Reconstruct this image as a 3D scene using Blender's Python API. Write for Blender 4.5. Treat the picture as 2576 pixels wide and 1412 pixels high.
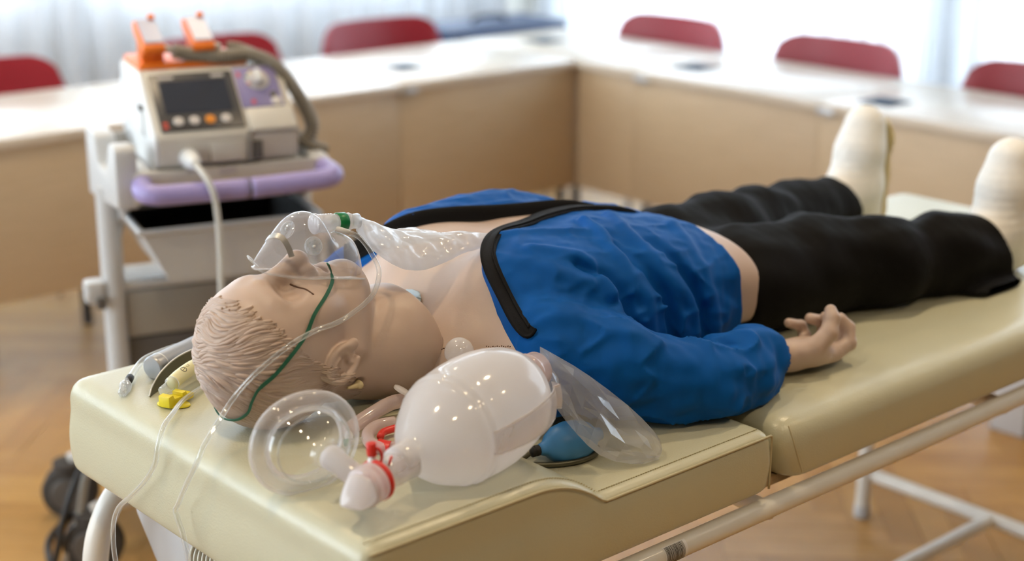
import bpy, math, random
import numpy as np
from mathutils import Vector, Matrix

for o in list(bpy.data.objects): bpy.data.objects.remove(o)
random.seed(7); RNG = np.random.default_rng(7)
SC = bpy.context.scene
COL = SC.collection
PI = math.pi

# ---------------------------------------------------------------- camera
# world frame: X runs along the couch from head end to foot end, Y across it to the far side, floor z = 0
CAM_POS = Vector((-0.8754, -1.2193, 1.5506))
_r = Vector((0.74764596, -0.66408345, 0.00432243)); _u = Vector((0.1903429, 0.22052058, 0.95662963)); _f = Vector((0.6362351, 0.71439754, -0.29127489))
cd = bpy.data.cameras.new('camera'); cam = bpy.data.objects.new('camera', cd); COL.objects.link(cam)
cam.matrix_world = Matrix(((_r.x, _u.x, -_f.x, CAM_POS.x), (_r.y, _u.y, -_f.y, CAM_POS.y), (_r.z, _u.z, -_f.z, CAM_POS.z), (0, 0, 0, 1)))
cd.sensor_width = 36; cd.sensor_fit = 'HORIZONTAL'; cd.lens = 36 * 3894.35 / 2576
cd.clip_start = 0.05; cd.clip_end = 60
cd.dof.use_dof = True; cd.dof.focus_distance = 2.02; cd.dof.aperture_fstop = 2.2
SC.camera = cam

# ---------------------------------------------------------------- world, daylight, exposure
SKY = 8.0
w = bpy.data.worlds.new('overcast_sky'); SC.world = w; w.use_nodes = True
bg = w.node_tree.nodes['Background']; bg.inputs[0].default_value = (0.80, 0.905, 1.0, 1); bg.inputs[1].default_value = SKY
vs = SC.view_settings; vs.view_transform = 'Standard'; vs.look = 'None'; vs.gamma = 1; vs.use_curve_mapping = False; vs.exposure = 0.42
SC.cycles.use_denoising = True; SC.cycles.max_bounces = 6; SC.cycles.diffuse_bounces = 3; SC.cycles.glossy_bounces = 3; SC.cycles.transparent_max_bounces = 12
SC.cycles.use_light_tree = False; SC.cycles.use_adaptive_sampling = True; SC.cycles.adaptive_threshold = 0.03
SC.cycles.sample_clamp_indirect = 6.0; SC.cycles.caustics_reflective = False; SC.cycles.caustics_refractive = False

# room extents
XL, XR, YF, YB, ZC = -3.0, 4.50, -3.4, 4.70, 2.9
WZ0, WZ1 = 0.30, 2.55                                 # sill and head of the right and left windows
WZB = 0.80                                              # higher sill of the back windows
WIN_BACK = [(-2.8, -0.6), (-0.45, 1.85), (2.0, 4.25)]        # openings along x in wall_back
WIN_RIGHT = [(-0.35, 2.15), (2.3, 4.4)]      # along y in wall_right
WIN_LEFT = [(0.9, 2.0), (2.8, 4.2)]                     # along y in wall_left
def portal(loc, rot, sx, sy):
    l = bpy.data.lights.new('window_portal', 'AREA'); l.shape = 'RECTANGLE'; l.size = sx; l.size_y = sy; l.cycles.is_portal = True
    o = bpy.data.objects.new('window_portal', l); COL.objects.link(o); o.location = loc; o.rotation_euler = rot
for a, b in WIN_BACK: portal(((a + b) / 2, YB + 0.14, (WZB + WZ1) / 2), (-PI / 2, 0, 0), b - a, WZ1 - WZB)
for a, b in WIN_RIGHT: portal((XR + 0.14, (a + b) / 2, (WZ0 + WZ1) / 2), (0, PI / 2, 0), WZ1 - WZ0, b - a)
for a, b in WIN_LEFT: portal((XL - 0.14, (a + b) / 2, (WZ0 + WZ1) / 2), (0, -PI / 2, 0), WZ1 - WZ0, b - a)
for (lx, ly) in [(-0.6, 0.2), (0.5, 1.9), (1.6, 0.2), (1.6, 2.6), (-0.4, -1.6), (0.9, -1.7), (2.6, -1.2)]:
    l = bpy.data.lights.new('ceiling_downlight', 'AREA'); l.shape = 'DISK'; l.size = 0.11; l.energy = 6; l.color = (1.0, 0.78, 0.50); l.spread = math.radians(120)
    o = bpy.data.objects.new('ceiling_downlight', l); COL.objects.link(o); o.location = (lx, ly, ZC - 0.02)

# ---------------------------------------------------------------- materials
MATS = {}
def mat(name, col, rough=0.5, metal=0.0, spec=0.5, noise=0.0, nscale=30, bump=0.0, bscale=200, coat=0.0, sss=0.0, sheen=0.0, col2=None, stretch=(1, 1, 1)):
    m = bpy.data.materials.new(name); m.use_nodes = True; nt = m.node_tree; p = nt.nodes['Principled BSDF']
    p.inputs['Base Color'].default_value = (*col, 1); p.inputs['Roughness'].default_value = rough; p.inputs['Metallic'].default_value = metal
    p.inputs['Specular IOR Level'].default_value = spec
    if coat: p.inputs['Coat Weight'].default_value = coat; p.inputs['Coat Roughness'].default_value = 0.1
    if sss: p.inputs['Subsurface Weight'].default_value = sss; p.inputs['Subsurface Radius'].default_value = (1.0, 0.5, 0.3); p.inputs['Subsurface Scale'].default_value = 0.004
    if sheen: p.inputs['Sheen Weight'].default_value = sheen; p.inputs['Sheen Roughness'].default_value = 0.4
    if noise or bump or col2:
        tc = nt.nodes.new('ShaderNodeTexCoord'); mp = nt.nodes.new('ShaderNodeMapping'); mp.inputs['Scale'].default_value = stretch
        nt.links.new(tc.outputs['Object'], mp.inputs['Vector'])
    if noise or col2:
        n = nt.nodes.new('ShaderNodeTexNoise'); n.inputs['Scale'].default_value = nscale; n.inputs['Detail'].default_value = 4
        nt.links.new(mp.outputs[0], n.inputs['Vector'])
        mx = nt.nodes.new('ShaderNodeMix'); mx.data_type = 'RGBA'
        c2 = col2 or tuple(max(0, c * (1 - noise)) for c in col); c1 = col if col2 else tuple(min(1, c * (1 + noise)) for c in col)
        mx.inputs['A'].default_value = (*c1, 1); mx.inputs['B'].default_value = (*c2, 1)
        rmp = nt.nodes.new('ShaderNodeMapRange'); rmp.inputs['From Min'].default_value = 0.3; rmp.inputs['From Max'].default_value = 0.7
        nt.links.new(n.outputs['Fac'], rmp.inputs['Value']); nt.links.new(rmp.outputs[0], mx.inputs['Factor']); nt.links.new(mx.outputs['Result'], p.inputs['Base Color'])
    if bump:
        n2 = nt.nodes.new('ShaderNodeTexNoise'); n2.inputs['Scale'].default_value = bscale; n2.inputs['Detail'].default_value = 3
        nt.links.new(mp.outputs[0], n2.inputs['Vector'])
        b = nt.nodes.new('ShaderNodeBump'); b.inputs['Strength'].default_value = bump; b.inputs['Distance'].default_value = 0.002
        nt.links.new(n2.outputs['Fac'], b.inputs['Height']); nt.links.new(b.outputs[0], p.inputs['Normal'])
    MATS[name] = m; return m
def clear_mat(name, tint=(0.97, 0.98, 1.0), body=(0.9, 0.92, 0.95), base=0.06, edge=0.5, rough=0.06, blend=0.35, transl=0.3, spec=0.5, gloss=0.045):
    # thin clear or milky plastic: mostly straight-through, more body and gloss at grazing angles
    m = bpy.data.materials.new(name); m.use_nodes = True; nt = m.node_tree; N = nt.nodes; L = nt.links
    N.remove(N['Principled BSDF']); out = N['Material Output']
    tr = N.new('ShaderNodeBsdfTransparent'); tr.inputs[0].default_value = (*tint, 1)
    df = N.new('ShaderNodeBsdfDiffuse'); df.inputs[0].default_value = (*body, 1)
    tl = N.new('ShaderNodeBsdfTranslucent'); tl.inputs[0].default_value = (*body, 1)
    md = N.new('ShaderNodeMixShader'); md.inputs[0].default_value = transl; L.new(df.outputs[0], md.inputs[1]); L.new(tl.outputs[0], md.inputs[2])
    lw = N.new('ShaderNodeLayerWeight'); lw.inputs[0].default_value = blend
    mr = N.new('ShaderNodeMapRange'); mr.inputs['To Min'].default_value = base; mr.inputs['To Max'].default_value = edge; L.new(lw.outputs['Facing'], mr.inputs['Value'])
    m1 = N.new('ShaderNodeMixShader'); L.new(mr.outputs[0], m1.inputs[0]); L.new(tr.outputs[0], m1.inputs[1]); L.new(md.outputs[0], m1.inputs[2])
    gl = N.new('ShaderNodeBsdfGlossy'); gl.inputs['Roughness'].default_value = rough; gl.inputs[0].default_value = (1, 1, 1, 1)
    lw2 = N.new('ShaderNodeLayerWeight'); lw2.inputs[0].default_value = 0.5
    pw = N.new('ShaderNodeMath'); pw.operation = 'POWER'; pw.inputs[1].default_value = 4.0; L.new(lw2.outputs['Facing'], pw.inputs[0])
    fr = N.new('ShaderNodeMapRange'); fr.inputs['To Min'].default_value = gloss; fr.inputs['To Max'].default_value = spec; L.new(pw.outputs[0], fr.inputs['Value'])
    m2 = N.new('ShaderNodeMixShader'); L.new(fr.outputs[0], m2.inputs[0]); L.new(m1.outputs[0], m2.inputs[1]); L.new(gl.outputs[0], m2.inputs[2])
    L.new(m2.outputs[0], out.inputs[0]); MATS[name] = m; return m

mat('skin', (0.55, 0.415, 0.335), 0.42, noise=0.05, nscale=18, bump=0.05, bscale=350, sss=0.12)
mat('hair', (0.53, 0.40, 0.32), 0.42, noise=0.06, nscale=40, sss=0.1)
mat('dark_slit', (0.10, 0.045, 0.02), 0.6)
mat('peg', (0.72, 0.60, 0.33), 0.4)
mat('pad_blue', (0.50, 0.62, 0.70), 0.5)
mat('jacket', (0.001, 0.088, 0.36), 0.65, spec=0.12, noise=0.08, nscale=12, bump=0.12, bscale=900)
mat('zip', (0.004, 0.004, 0.005), 0.75, spec=0.2, bump=0.2, bscale=600)
mat('trousers', (0.0025, 0.0025, 0.003), 0.8, spec=0.18, bump=0.15, bscale=500)
mat('shoe', (0.86, 0.86, 0.83), 0.6, noise=0.04, nscale=60, bump=0.1, bscale=300)
mat('sole', (0.66, 0.55, 0.28), 0.6)
mat('vinyl', (0.575, 0.562, 0.405), 0.27, spec=0.65, noise=0.03, nscale=6, bump=0.18, bscale=420)
mat('seam', (0.52, 0.47, 0.30), 0.45)
mat('thread', (0.46, 0.41, 0.25), 0.8)
mat('frame_white', (0.80, 0.78, 0.72), 0.32, noise=0.03, nscale=14, coat=0.2)
mat('plywood', (0.50, 0.33, 0.16), 0.6, noise=0.2, nscale=12, stretch=(1, 12, 12))
mat('grey_plastic', (0.60, 0.61, 0.62), 0.4)
mat('ivory_plastic', (0.78, 0.75, 0.62), 0.35)
mat('sticker_white', (0.85, 0.85, 0.85), 0.3)
mat('sticker_black', (0.03, 0.03, 0.03), 0.4)
mat('wall_paint', (0.80, 0.79, 0.74), 0.8)
mat('ceiling_paint', (0.66, 0.65, 0.63), 0.9)
mat('front_wall', (0.20, 0.16, 0.12), 0.8)
mat('floor_gap', (0.26, 0.15, 0.05), 0.7)
mat('laminate', (0.60, 0.455, 0.295), 0.45, col2=(0.54, 0.405, 0.255), nscale=7, stretch=(1, 1, 14), bump=0.03, bscale=60)
mat('desk_top', (0.72, 0.63, 0.51), 0.24, spec=0.8, col2=(0.67, 0.58, 0.46), nscale=6, stretch=(1, 5, 5))
mat('edge_band', (0.58, 0.46, 0.32), 0.4)
mat('dark_metal', (0.045, 0.045, 0.05), 0.4, metal=0.6)
mat('grommet', (0.055, 0.085, 0.13), 0.7, spec=0.15)
mat('bracket', (0.55, 0.58, 0.62), 0.3, metal=0.7)
mat('chair_red', (0.36, 0.018, 0.030), 0.38)
mat('chair_back_dark', (0.03, 0.03, 0.035), 0.5)
mat('chrome', (0.55, 0.55, 0.56), 0.25, metal=1.0)
mat('trolley_pale', (0.62, 0.63, 0.65), 0.45)
mat('navy', (0.016, 0.040, 0.11), 0.45)
mat('window_frame', (0.82, 0.83, 0.84), 0.4)
def wood_mat():
    m = bpy.data.materials.new('oak'); m.use_nodes = True; nt = m.node_tree; N = nt.nodes; L = nt.links; p = N['Principled BSDF']
    tc = N.new('ShaderNodeTexCoord'); ge = N.new('ShaderNodeNewGeometry'); oi = N.new('ShaderNodeObjectInfo')
    ad = N.new('ShaderNodeMath'); ad.operation = 'ADD'; L.new(ge.outputs['Random Per Island'], ad.inputs[0]); L.new(oi.outputs['Random'], ad.inputs[1])
    fr = N.new('ShaderNodeMath'); fr.operation = 'FRACT'; L.new(ad.outputs[0], fr.inputs[0])
    cr = N.new('ShaderNodeValToRGB'); cr.color_ramp.elements[0].color = (0.46, 0.245, 0.072, 1); cr.color_ramp.elements[1].color = (0.57, 0.325, 0.105, 1); L.new(fr.outputs[0], cr.inputs[0])
    n = N.new('ShaderNodeTexNoise'); n.inputs['Scale'].default_value = 9; n.inputs['Detail'].default_value = 6; L.new(tc.outputs['Object'], n.inputs['Vector'])
    mx = N.new('ShaderNodeMix'); mx.data_type = 'RGBA'; mx.blend_type = 'MULTIPLY'; mx.inputs['Factor'].default_value = 0.35
    L.new(cr.outputs[0], mx.inputs['A']); L.new(n.outputs['Fac'], mx.inputs['B']); L.new(mx.outputs['Result'], p.inputs['Base Color'])
    p.inputs['Roughness'].default_value = 0.33; p.inputs['Specular IOR Level'].default_value = 0.42; MATS['oak'] = m
wood_mat()
def curtain_mat(name, dcol, tcol, tfac, body):
    m = bpy.data.materials.new(name); m.use_nodes = True; nt = m.node_tree; N = nt.nodes; L = nt.links; N.remove(N['Principled BSDF'])
    tr = N.new('ShaderNodeBsdfTransparent'); df = N.new('ShaderNodeBsdfDiffuse'); tl = N.new('ShaderNodeBsdfTranslucent')
    df.inputs[0].default_value = (*dcol, 1); tl.inputs[0].default_value = (*tcol, 1)
    a = N.new('ShaderNodeMixShader'); a.inputs[0].default_value = tfac; L.new(df.outputs[0], a.inputs[1]); L.new(tl.outputs[0], a.inputs[2])
    b = N.new('ShaderNodeMixShader'); b.inputs[0].default_value = body; L.new(tr.outputs[0], b.inputs[1]); L.new(a.outputs[0], b.inputs[2]); L.new(b.outputs[0], N['Material Output'].inputs[0]); MATS[name] = m
curtain_mat('sheer', (0.80, 0.82, 0.85), (0.44, 0.47, 0.51), 0.50, 0.90)
curtain_mat('sheer_brightened', (0.92, 0.93, 0.96), (0.72, 0.75, 0.79), 0.38, 0.86)  # sheer cloth with a whiter colour, standing in for light on the back curtain

# ---------------------------------------------------------------- helpers
def tag(o, label=None, cat=None, group=None, kind=None):
    if label: o['label'] = label
    if cat: o['category'] = cat
    if group: o['group'] = group
    if kind: o['kind'] = kind
    return o
def empty(name, loc=(0, 0, 0), rz=0.0, label=None, cat=None, group=None):
    o = bpy.data.objects.new(name, None); COL.objects.link(o); o.location = loc; o.rotation_euler = (0, 0, rz); o.empty_display_size = 0.05
    return tag(o, label, cat, group)
def mesh_obj(name, verts, faces, m, parent=None, smooth=True, loc=(0, 0, 0)):
    """one mesh object; verts are in the parent's own frame"""
    me = bpy.data.meshes.new(name)
    if isinstance(verts, np.ndarray) and isinstance(faces, np.ndarray):
        me.vertices.add(len(verts)); me.vertices.foreach_set('co', verts.astype(np.float32).ravel())
        k = faces.shape[1]; me.loops.add(faces.size); me.loops.foreach_set('vertex_index', faces.astype(np.int32).ravel())
        me.polygons.add(len(faces)); me.polygons.foreach_set('loop_start', np.arange(0, faces.size, k, dtype=np.int32))
        me.update(calc_edges=True)
    else:
        me.from_pydata([tuple(v) for v in verts], [], [tuple(f) for f in faces])
    me.validate()
    if smooth is True: me.polygons.foreach_set('use_smooth', [True] * len(me.polygons))
    if m is not None: me.materials.append(MATS[m] if isinstance(m, str) else m)
    o = bpy.data.objects.new(name, me); COL.objects.link(o); o.location = loc
    if parent is not None: o.parent = parent
    if isinstance(smooth, (int, float)) and not isinstance(smooth, bool):
        me.shade_smooth() if hasattr(me, 'shade_smooth') else None
        try: me.set_sharp_from_angle(angle=math.radians(smooth))
        except Exception: pass
    return o
class MB:
    """collects shapes into one mesh"""
    def __init__(s): s.v = []; s.f = []
    def add(s, v, f):
        n = len(s.v); s.v += [tuple(map(float, q)) for q in v]; s.f += [tuple(int(i) + n for i in q) for q in f]; return s
    def build(s, name, m, parent=None, smooth=30, loc=(0, 0, 0)): return mesh_obj(name, s.v, s.f, m, parent, smooth, loc)
def vbox(x0, x1, y0, y1, z0, z1, bev=0.0, seg=2):
    import bmesh
    bm = bmesh.new(); bmesh.ops.create_cube(bm, size=1.0)
    for v in bm.verts: v.co = Vector(((x0 + x1) / 2 + v.co.x * (x1 - x0), (y0 + y1) / 2 + v.co.y * (y1 - y0), (z0 + z1) / 2 + v.co.z * (z1 - z0)))
    if bev: bmesh.ops.bevel(bm, geom=list(bm.edges), offset=bev, segments=seg, affect='EDGES', profile=0.5)
    bm.verts.index_update(); v = [tuple(q.co) for q in bm.verts]; f = [[q.index for q in p.verts] for p in bm.faces]; bm.free(); return v, f
def box(name, x0, x1, y0, y1, z0, z1, m, parent=None, bev=0.0, smooth=30, seg=2):
    return MB().add(*vbox(x0, x1, y0, y1, z0, z1, bev, seg)).build(name, m, parent, smooth)
def prism(poly, d0, d1, axis='y', bev=0.0):
    """polygon in the plane across `axis`, extruded from d0 to d1"""
    import bmesh
    bm = bmesh.new()
    def P(a, b, d): return (a, d, b) if axis == 'y' else ((d, a, b) if axis == 'x' else (a, b, d))
    lo = [bm.verts.new(P(a, b, d0)) for a, b in poly]; hi = [bm.verts.new(P(a, b, d1)) for a, b in poly]
    n = len(poly); bm.faces.new(lo); bm.faces.new(hi[::-1])
    for i in range(n): bm.faces.new((lo[i], hi[i], hi[(i + 1) % n], lo[(i + 1) % n])[::-1])
    bmesh.ops.recalc_face_normals(bm, faces=bm.faces)
    if bev: bmesh.ops.bevel(bm, geom=list(bm.edges), offset=bev, segments=2, affect='EDGES', profile=0.5)
    bm.verts.index_update(); v = [tuple(q.co) for q in bm.verts]; f = [[q.index for q in p.verts] for p in bm.faces]; bm.free(); return v, f
def catmull(pts, n=8, closed=False):
    P = [np.array(q, float) for q in pts]; out = []
    m = len(P); rng = range(m) if closed else range(m - 1)
    for i in rng:
        g = (lambda k: P[k % m]) if closed else (lambda k: P[min(max(k, 0), m - 1)])
        p0, p1, p2, p3 = g(i - 1), g(i), g(i + 1), g(i + 2)
        for t in np.linspace(0, 1, n, endpoint=False):
            out.append(0.5 * (2 * p1 + (p2 - p0) * t + (2 * p0 - 5 * p1 + 4 * p2 - p3) * t * t + (3 * p1 - p0 - 3 * p2 + p3) * t ** 3))
    if not closed: out.append(P[-1])
    return np.array(out)
def sweep(path, rad, seg=10, closed=False, cap=True, prof=None, up=None):
    """tube along a path; rad scalar or per point; prof optional list of (a,b) cross-section points"""
    path = np.asarray(path, float); n = len(path); rad = np.broadcast_to(np.asarray(rad, float), (n,))
    if closed: T = np.roll(path, -1, 0) - np.roll(path, 1, 0)
    else: T = np.gradient(path, axis=0)
    T /= np.linalg.norm(T, axis=1)[:, None] + 1e-12
    if up is None:
        a = np.array([0, 0, 1.0]) if abs(T[0][2]) < 0.9 else np.array([1.0, 0, 0])
    else: a = np.array(up, float)
    V = []; F = []; nrm = a - T[0] * (a @ T[0]); nrm /= np.linalg.norm(nrm)
    if prof is None: prof = [(math.cos(2 * PI * k / seg), math.sin(2 * PI * k / seg)) for k in range(seg)]
    seg = len(prof)
    for i in range(n):
        if up is None: nrm = nrm - T[i] * (nrm @ T[i])
        else: nrm = a - T[i] * (a @ T[i])
        nrm /= np.linalg.norm(nrm) + 1e-12; b = np.cross(T[i], nrm)
        for (p, q) in prof: V.append(path[i] + rad[i] * (p * b + q * nrm))
    for i in range(n if closed else n - 1):
        j = (i + 1) % n
        for k in range(seg): F.append((i * seg + k, i * seg + (k + 1) % seg, j * seg + (k + 1) % seg, j * seg + k))
    if cap and not closed: F.append(tuple(range(seg))[::-1]); F.append(tuple((n - 1) * seg + k for k in range(seg)))
    return V, F
def frame_of(d, up=(0, 0, 1)):
    d = np.array(d, float); d /= np.linalg.norm(d); u = np.array(up, float)
    if abs(u @ d) > 0.95: u = np.array([1.0, 0, 0])
    a = np.cross(u, d); a /= np.linalg.norm(a); return a, np.cross(d, a), d
def lathe(prof, origin, axis, seg=32, up=(0, 0, 1), sx=1.0, sy=1.0):
    """prof: list of (r, h) along axis from origin"""
    a, b, d = frame_of(axis, up); o = np.array(origin, float); V = []; F = []
    for (r, h) in prof:
        for k in range(seg):
            t = 2 * PI * k / seg; V.append(o + d * h + r * (sx * math.cos(t) * a + sy * math.sin(t) * b))
    for i in range(len(prof) - 1):
        for k in range(seg): F.append((i * seg + k, i * seg + (k + 1) % seg, (i + 1) * seg + (k + 1) % seg, (i + 1) * seg + k))
    if prof[0][0] > 1e-6: F.append(tuple(range(seg))[::-1])
    if prof[-1][0] > 1e-6: F.append(tuple((len(prof) - 1) * seg + k for k in range(seg)))
    return V, F
def cyl(p0, p1, r, seg=16, r1=None, bev=0.0):
    p0 = np.array(p0, float); p1 = np.array(p1, float); h = np.linalg.norm(p1 - p0); r1 = r if r1 is None else r1
    pr = [(r - bev, 0), (r, bev), (r1, h - bev), (r1 - bev, h)] if bev else [(r, 0), (r1, h)]
    return lathe(pr, p0, p1 - p0, seg)
def grid_faces(nu, nv, closed_u=False, closed_v=False):
    F = []
    for i in range(nu if closed_u else nu - 1):
        for j in range(nv if closed_v else nv - 1):
            F.append((i * nv + j, ((i + 1) % nu) * nv + j, ((i + 1) % nu) * nv + (j + 1) % nv, i * nv + (j + 1) % nv))
    return F

# signed-distance sculpting (numpy) -> quad mesh by surface nets
class Field:
    def __init__(s, lo, hi, h):
        s.lo = np.array(lo, float); s.h = h; s.n = np.ceil((np.array(hi) - s.lo) / h).astype(int) + 1
        ax = [(s.lo[i] + h * np.arange(s.n[i])).astype(np.float32) for i in range(3)]
        s.x = ax[0][:, None, None]; s.y = ax[1][None, :, None]; s.z = ax[2][None, None, :]
    def ell(s, c, r, ry=0.0, rz=0.0, rx=0.0):
        dx, dy, dz = s.x - c[0], s.y - c[1], s.z - c[2]
        if ry: ca, sa = math.cos(ry), math.sin(ry); dx, dz = dx * ca - dz * sa, dx * sa + dz * ca
        if rz: ca, sa = math.cos(rz), math.sin(rz); dx, dy = dx * ca + dy * sa, -dx * sa + dy * ca
        if rx: ca, sa = math.cos(rx), math.sin(rx); dy, dz = dy * ca + dz * sa, -dy * sa + dz * ca
        k0 = np.sqrt((dx / r[0]) ** 2 + (dy / r[1]) ** 2 + (dz / r[2]) ** 2)
        k1 = np.sqrt((dx / r[0] ** 2) ** 2 + (dy / r[1] ** 2) ** 2 + (dz / r[2] ** 2) ** 2) + 1e-9
        return k0 * (k0 - 1) / k1
    def sph(s, c, r): return np.sqrt((s.x - c[0]) ** 2 + (s.y - c[1]) ** 2 + (s.z - c[2]) ** 2) - r
    def cap(s, a, b, ra, rb=None):
        rb = ra if rb is None else rb
        a = np.array(a, float); b = np.array(b, float); d = b - a; L = d @ d + 1e-12
        px, py, pz = s.x - a[0], s.y - a[1], s.z - a[2]
        t = np.clip((px * d[0] + py * d[1] + pz * d[2]) / L, 0, 1)
        return np.sqrt((px - t * d[0]) ** 2 + (py - t * d[1]) ** 2 + (pz - t * d[2]) ** 2) - (ra + (rb - ra) * t)
    def chain(s, pts, rad, k=0.0):
        d = None
        for i in range(len(pts) - 1):
            e = s.cap(pts[i], pts[i + 1], rad[i], rad[i + 1]); d = e if d is None else (smin(d, e, k) if k else np.minimum(d, e))
        return d
    def mesh(s, vol): return surface_nets(np.asarray(vol, np.float32), s.lo, s.h)
    def sample(s, vol, P):
        q = (np.asarray(P, float) - s.lo) / s.h; i = np.floor(q).astype(int); i = np.clip(i, 0, s.n - 2); f = np.clip(q - i, 0, 1)
        r = 0
        for dx in (0, 1):
            for dy in (0, 1):
                for dz in (0, 1):
                    wgt = (f[..., 0] if dx else 1 - f[..., 0]) * (f[..., 1] if dy else 1 - f[..., 1]) * (f[..., 2] if dz else 1 - f[..., 2])
                    r = r + wgt * vol[i[..., 0] + dx, i[..., 1] + dy, i[..., 2] + dz]
        return r
def smin(a, b, k): hh = np.clip(0.5 + 0.5 * (b - a) / k, 0, 1); return b * (1 - hh) + a * hh - k * hh * (1 - hh)
def smax(a, b, k): return -smin(-a, -b, k)
def surface_nets(vol, lo, h):
    ins = vol < 0
    c = np.zeros(tuple(np.array(vol.shape) - 1), np.uint8)
    for dx in (0, 1):
        for dy in (0, 1):
            for dz in (0, 1): c += ins[dx:vol.shape[0] - 1 + dx, dy:vol.shape[1] - 1 + dy, dz:vol.shape[2] - 1 + dz]
    act = (c > 0) & (c < 8); I = np.argwhere(act); idx = -np.ones(act.shape, np.int32); idx[act] = np.arange(len(I))
    cor = [(a, b, d) for a in (0, 1) for b in (0, 1) for d in (0, 1)]
    val = {q: vol[I[:, 0] + q[0], I[:, 1] + q[1], I[:, 2] + q[2]] for q in cor}
    S = np.zeros((len(I), 3)); N = np.zeros(len(I))
    for a in cor:
        for ax in range(3):
            if a[ax]: continue
            b = list(a); b[ax] = 1; b = tuple(b); va, vb = val[a], val[b]; m = (va < 0) != (vb < 0)
            t = np.where(m, va / np.where(m, va - vb, 1), 0)
            P = np.tile(np.array(a, float), (len(I), 1)); P[:, ax] += t
            S += P * m[:, None]; N += m
    V = (I + S / N[:, None]) * h + lo
    F = []
    for ax in range(3):
        u, v = (ax + 1) % 3, (ax + 2) % 3
        s0 = [slice(None)] * 3; s1 = [slice(None)] * 3; s0[ax] = slice(0, -1); s1[ax] = slice(1, None)
        A = ins[tuple(s0)]; B = ins[tuple(s1)]; E = np.argwhere(A != B)
        ok = (E[:, u] > 0) & (E[:, v] > 0) & (E[:, u] < vol.shape[u] - 1) & (E[:, v] < vol.shape[v] - 1); E = E[ok]
        def cell(du, dv):
            q = E.copy(); q[:, u] -= du; q[:, v] -= dv; return idx[q[:, 0], q[:, 1], q[:, 2]]
        Q = np.stack([cell(1, 1), cell(0, 1), cell(0, 0), cell(1, 0)], 1)
        fl = ~A[E[:, 0], E[:, 1], E[:, 2]]; Q[fl] = Q[fl][:, ::-1]; F.append(Q)
    F = np.concatenate(F); F = F[(F >= 0).all(1)]
    return V, F
def relax(V, F, it=2, lam=0.5):
    n = len(V)
    for _ in range(it):
        S = np.zeros_like(V); C = np.zeros(n)
        for k in range(4):
            a, b = F[:, k], F[:, (k + 1) % 4]
            for j in range(3):
                S[:, j] += np.bincount(a, V[b, j], n) + np.bincount(b, V[a, j], n)
            C += np.bincount(a, minlength=n) + np.bincount(b, minlength=n)
        V = V + lam * (S / np.maximum(C, 1)[:, None] - V)
    return V
def table(st):
    """smooth interpolation of (x, value...) stations"""
    st = np.array(st, float); xs = np.linspace(st[0, 0], st[-1, 0], 400)
    def fn(x):
        out = []
        for k in range(1, st.shape[1]):
            y = np.interp(xs, st[:, 0], st[:, k]); ker = np.hanning(41); ker /= ker.sum()
            y = np.convolve(np.pad(y, 20, mode='edge'), ker, 'valid'); out.append(np.interp(x, xs, y))
        return out
    return fn
def vnoise(x, y, z, seed=0):
    """cheap smooth pseudo-noise from a few sines"""
    rs = np.random.default_rng(seed); r = 0
    for k in range(6):
        d = rs.normal(size=3); d /= np.linalg.norm(d); fr = 1 + 1.3 * k * 0.5; r = r + np.sin((x * d[0] + y * d[1] + z * d[2]) * fr + rs.uniform(0, 6.28)) / (1 + 0.4 * k)
    return r / 3.0

# ================================================================ room shell
def struct(o): o['kind'] = 'structure'; return o
floor = struct(box('floor', XL, XR, YF, YB, -0.10, -0.008, 'floor_gap'))
struct(box('ceiling', XL, XR, YF, YB, ZC, ZC + 0.1, 'ceiling_paint'))
def wall(name, axis, pos, a0, a1, wins, sgn, WZ0=WZ0):
    mb = MB(); t0, t1 = (pos, pos + 0.2 * sgn) if sgn > 0 else (pos + 0.2 * sgn, pos)
    def slab(u0, u1, z0, z1):
        if u1 - u0 < 1e-4: return
        mb.add(*(vbox(u0, u1, t0, t1, z0, z1) if axis == 'y' else vbox(t0, t1, u0, u1, z0, z1)))
    if wins:
        slab(a0, a1, -0.1, WZ0); slab(a0, a1, WZ1, ZC); u = a0
        for (p, q) in wins: slab(u, p, WZ0, WZ1); u = q
        slab(u, a1, WZ0, WZ1)
    else: slab(a0, a1, -0.1, ZC)
    return struct(mb.build(name, 'wall_paint' if wins else 'front_wall', None, False))
wall('wall_back', 'y', YB, XL, XR, WIN_BACK, 1, WZB); wall('wall_right', 'x', XR, YF, YB, WIN_RIGHT, 1); wall('wall_left', 'x', XL, YF, YB, WIN_LEFT, -1); wall('wall_front', 'y', YF, XL, XR, [], -1)
clear_mat('window_glass', (0.97, 0.98, 0.98), base=0.0, edge=0.05, spec=0.2)
wn = [0]
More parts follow.
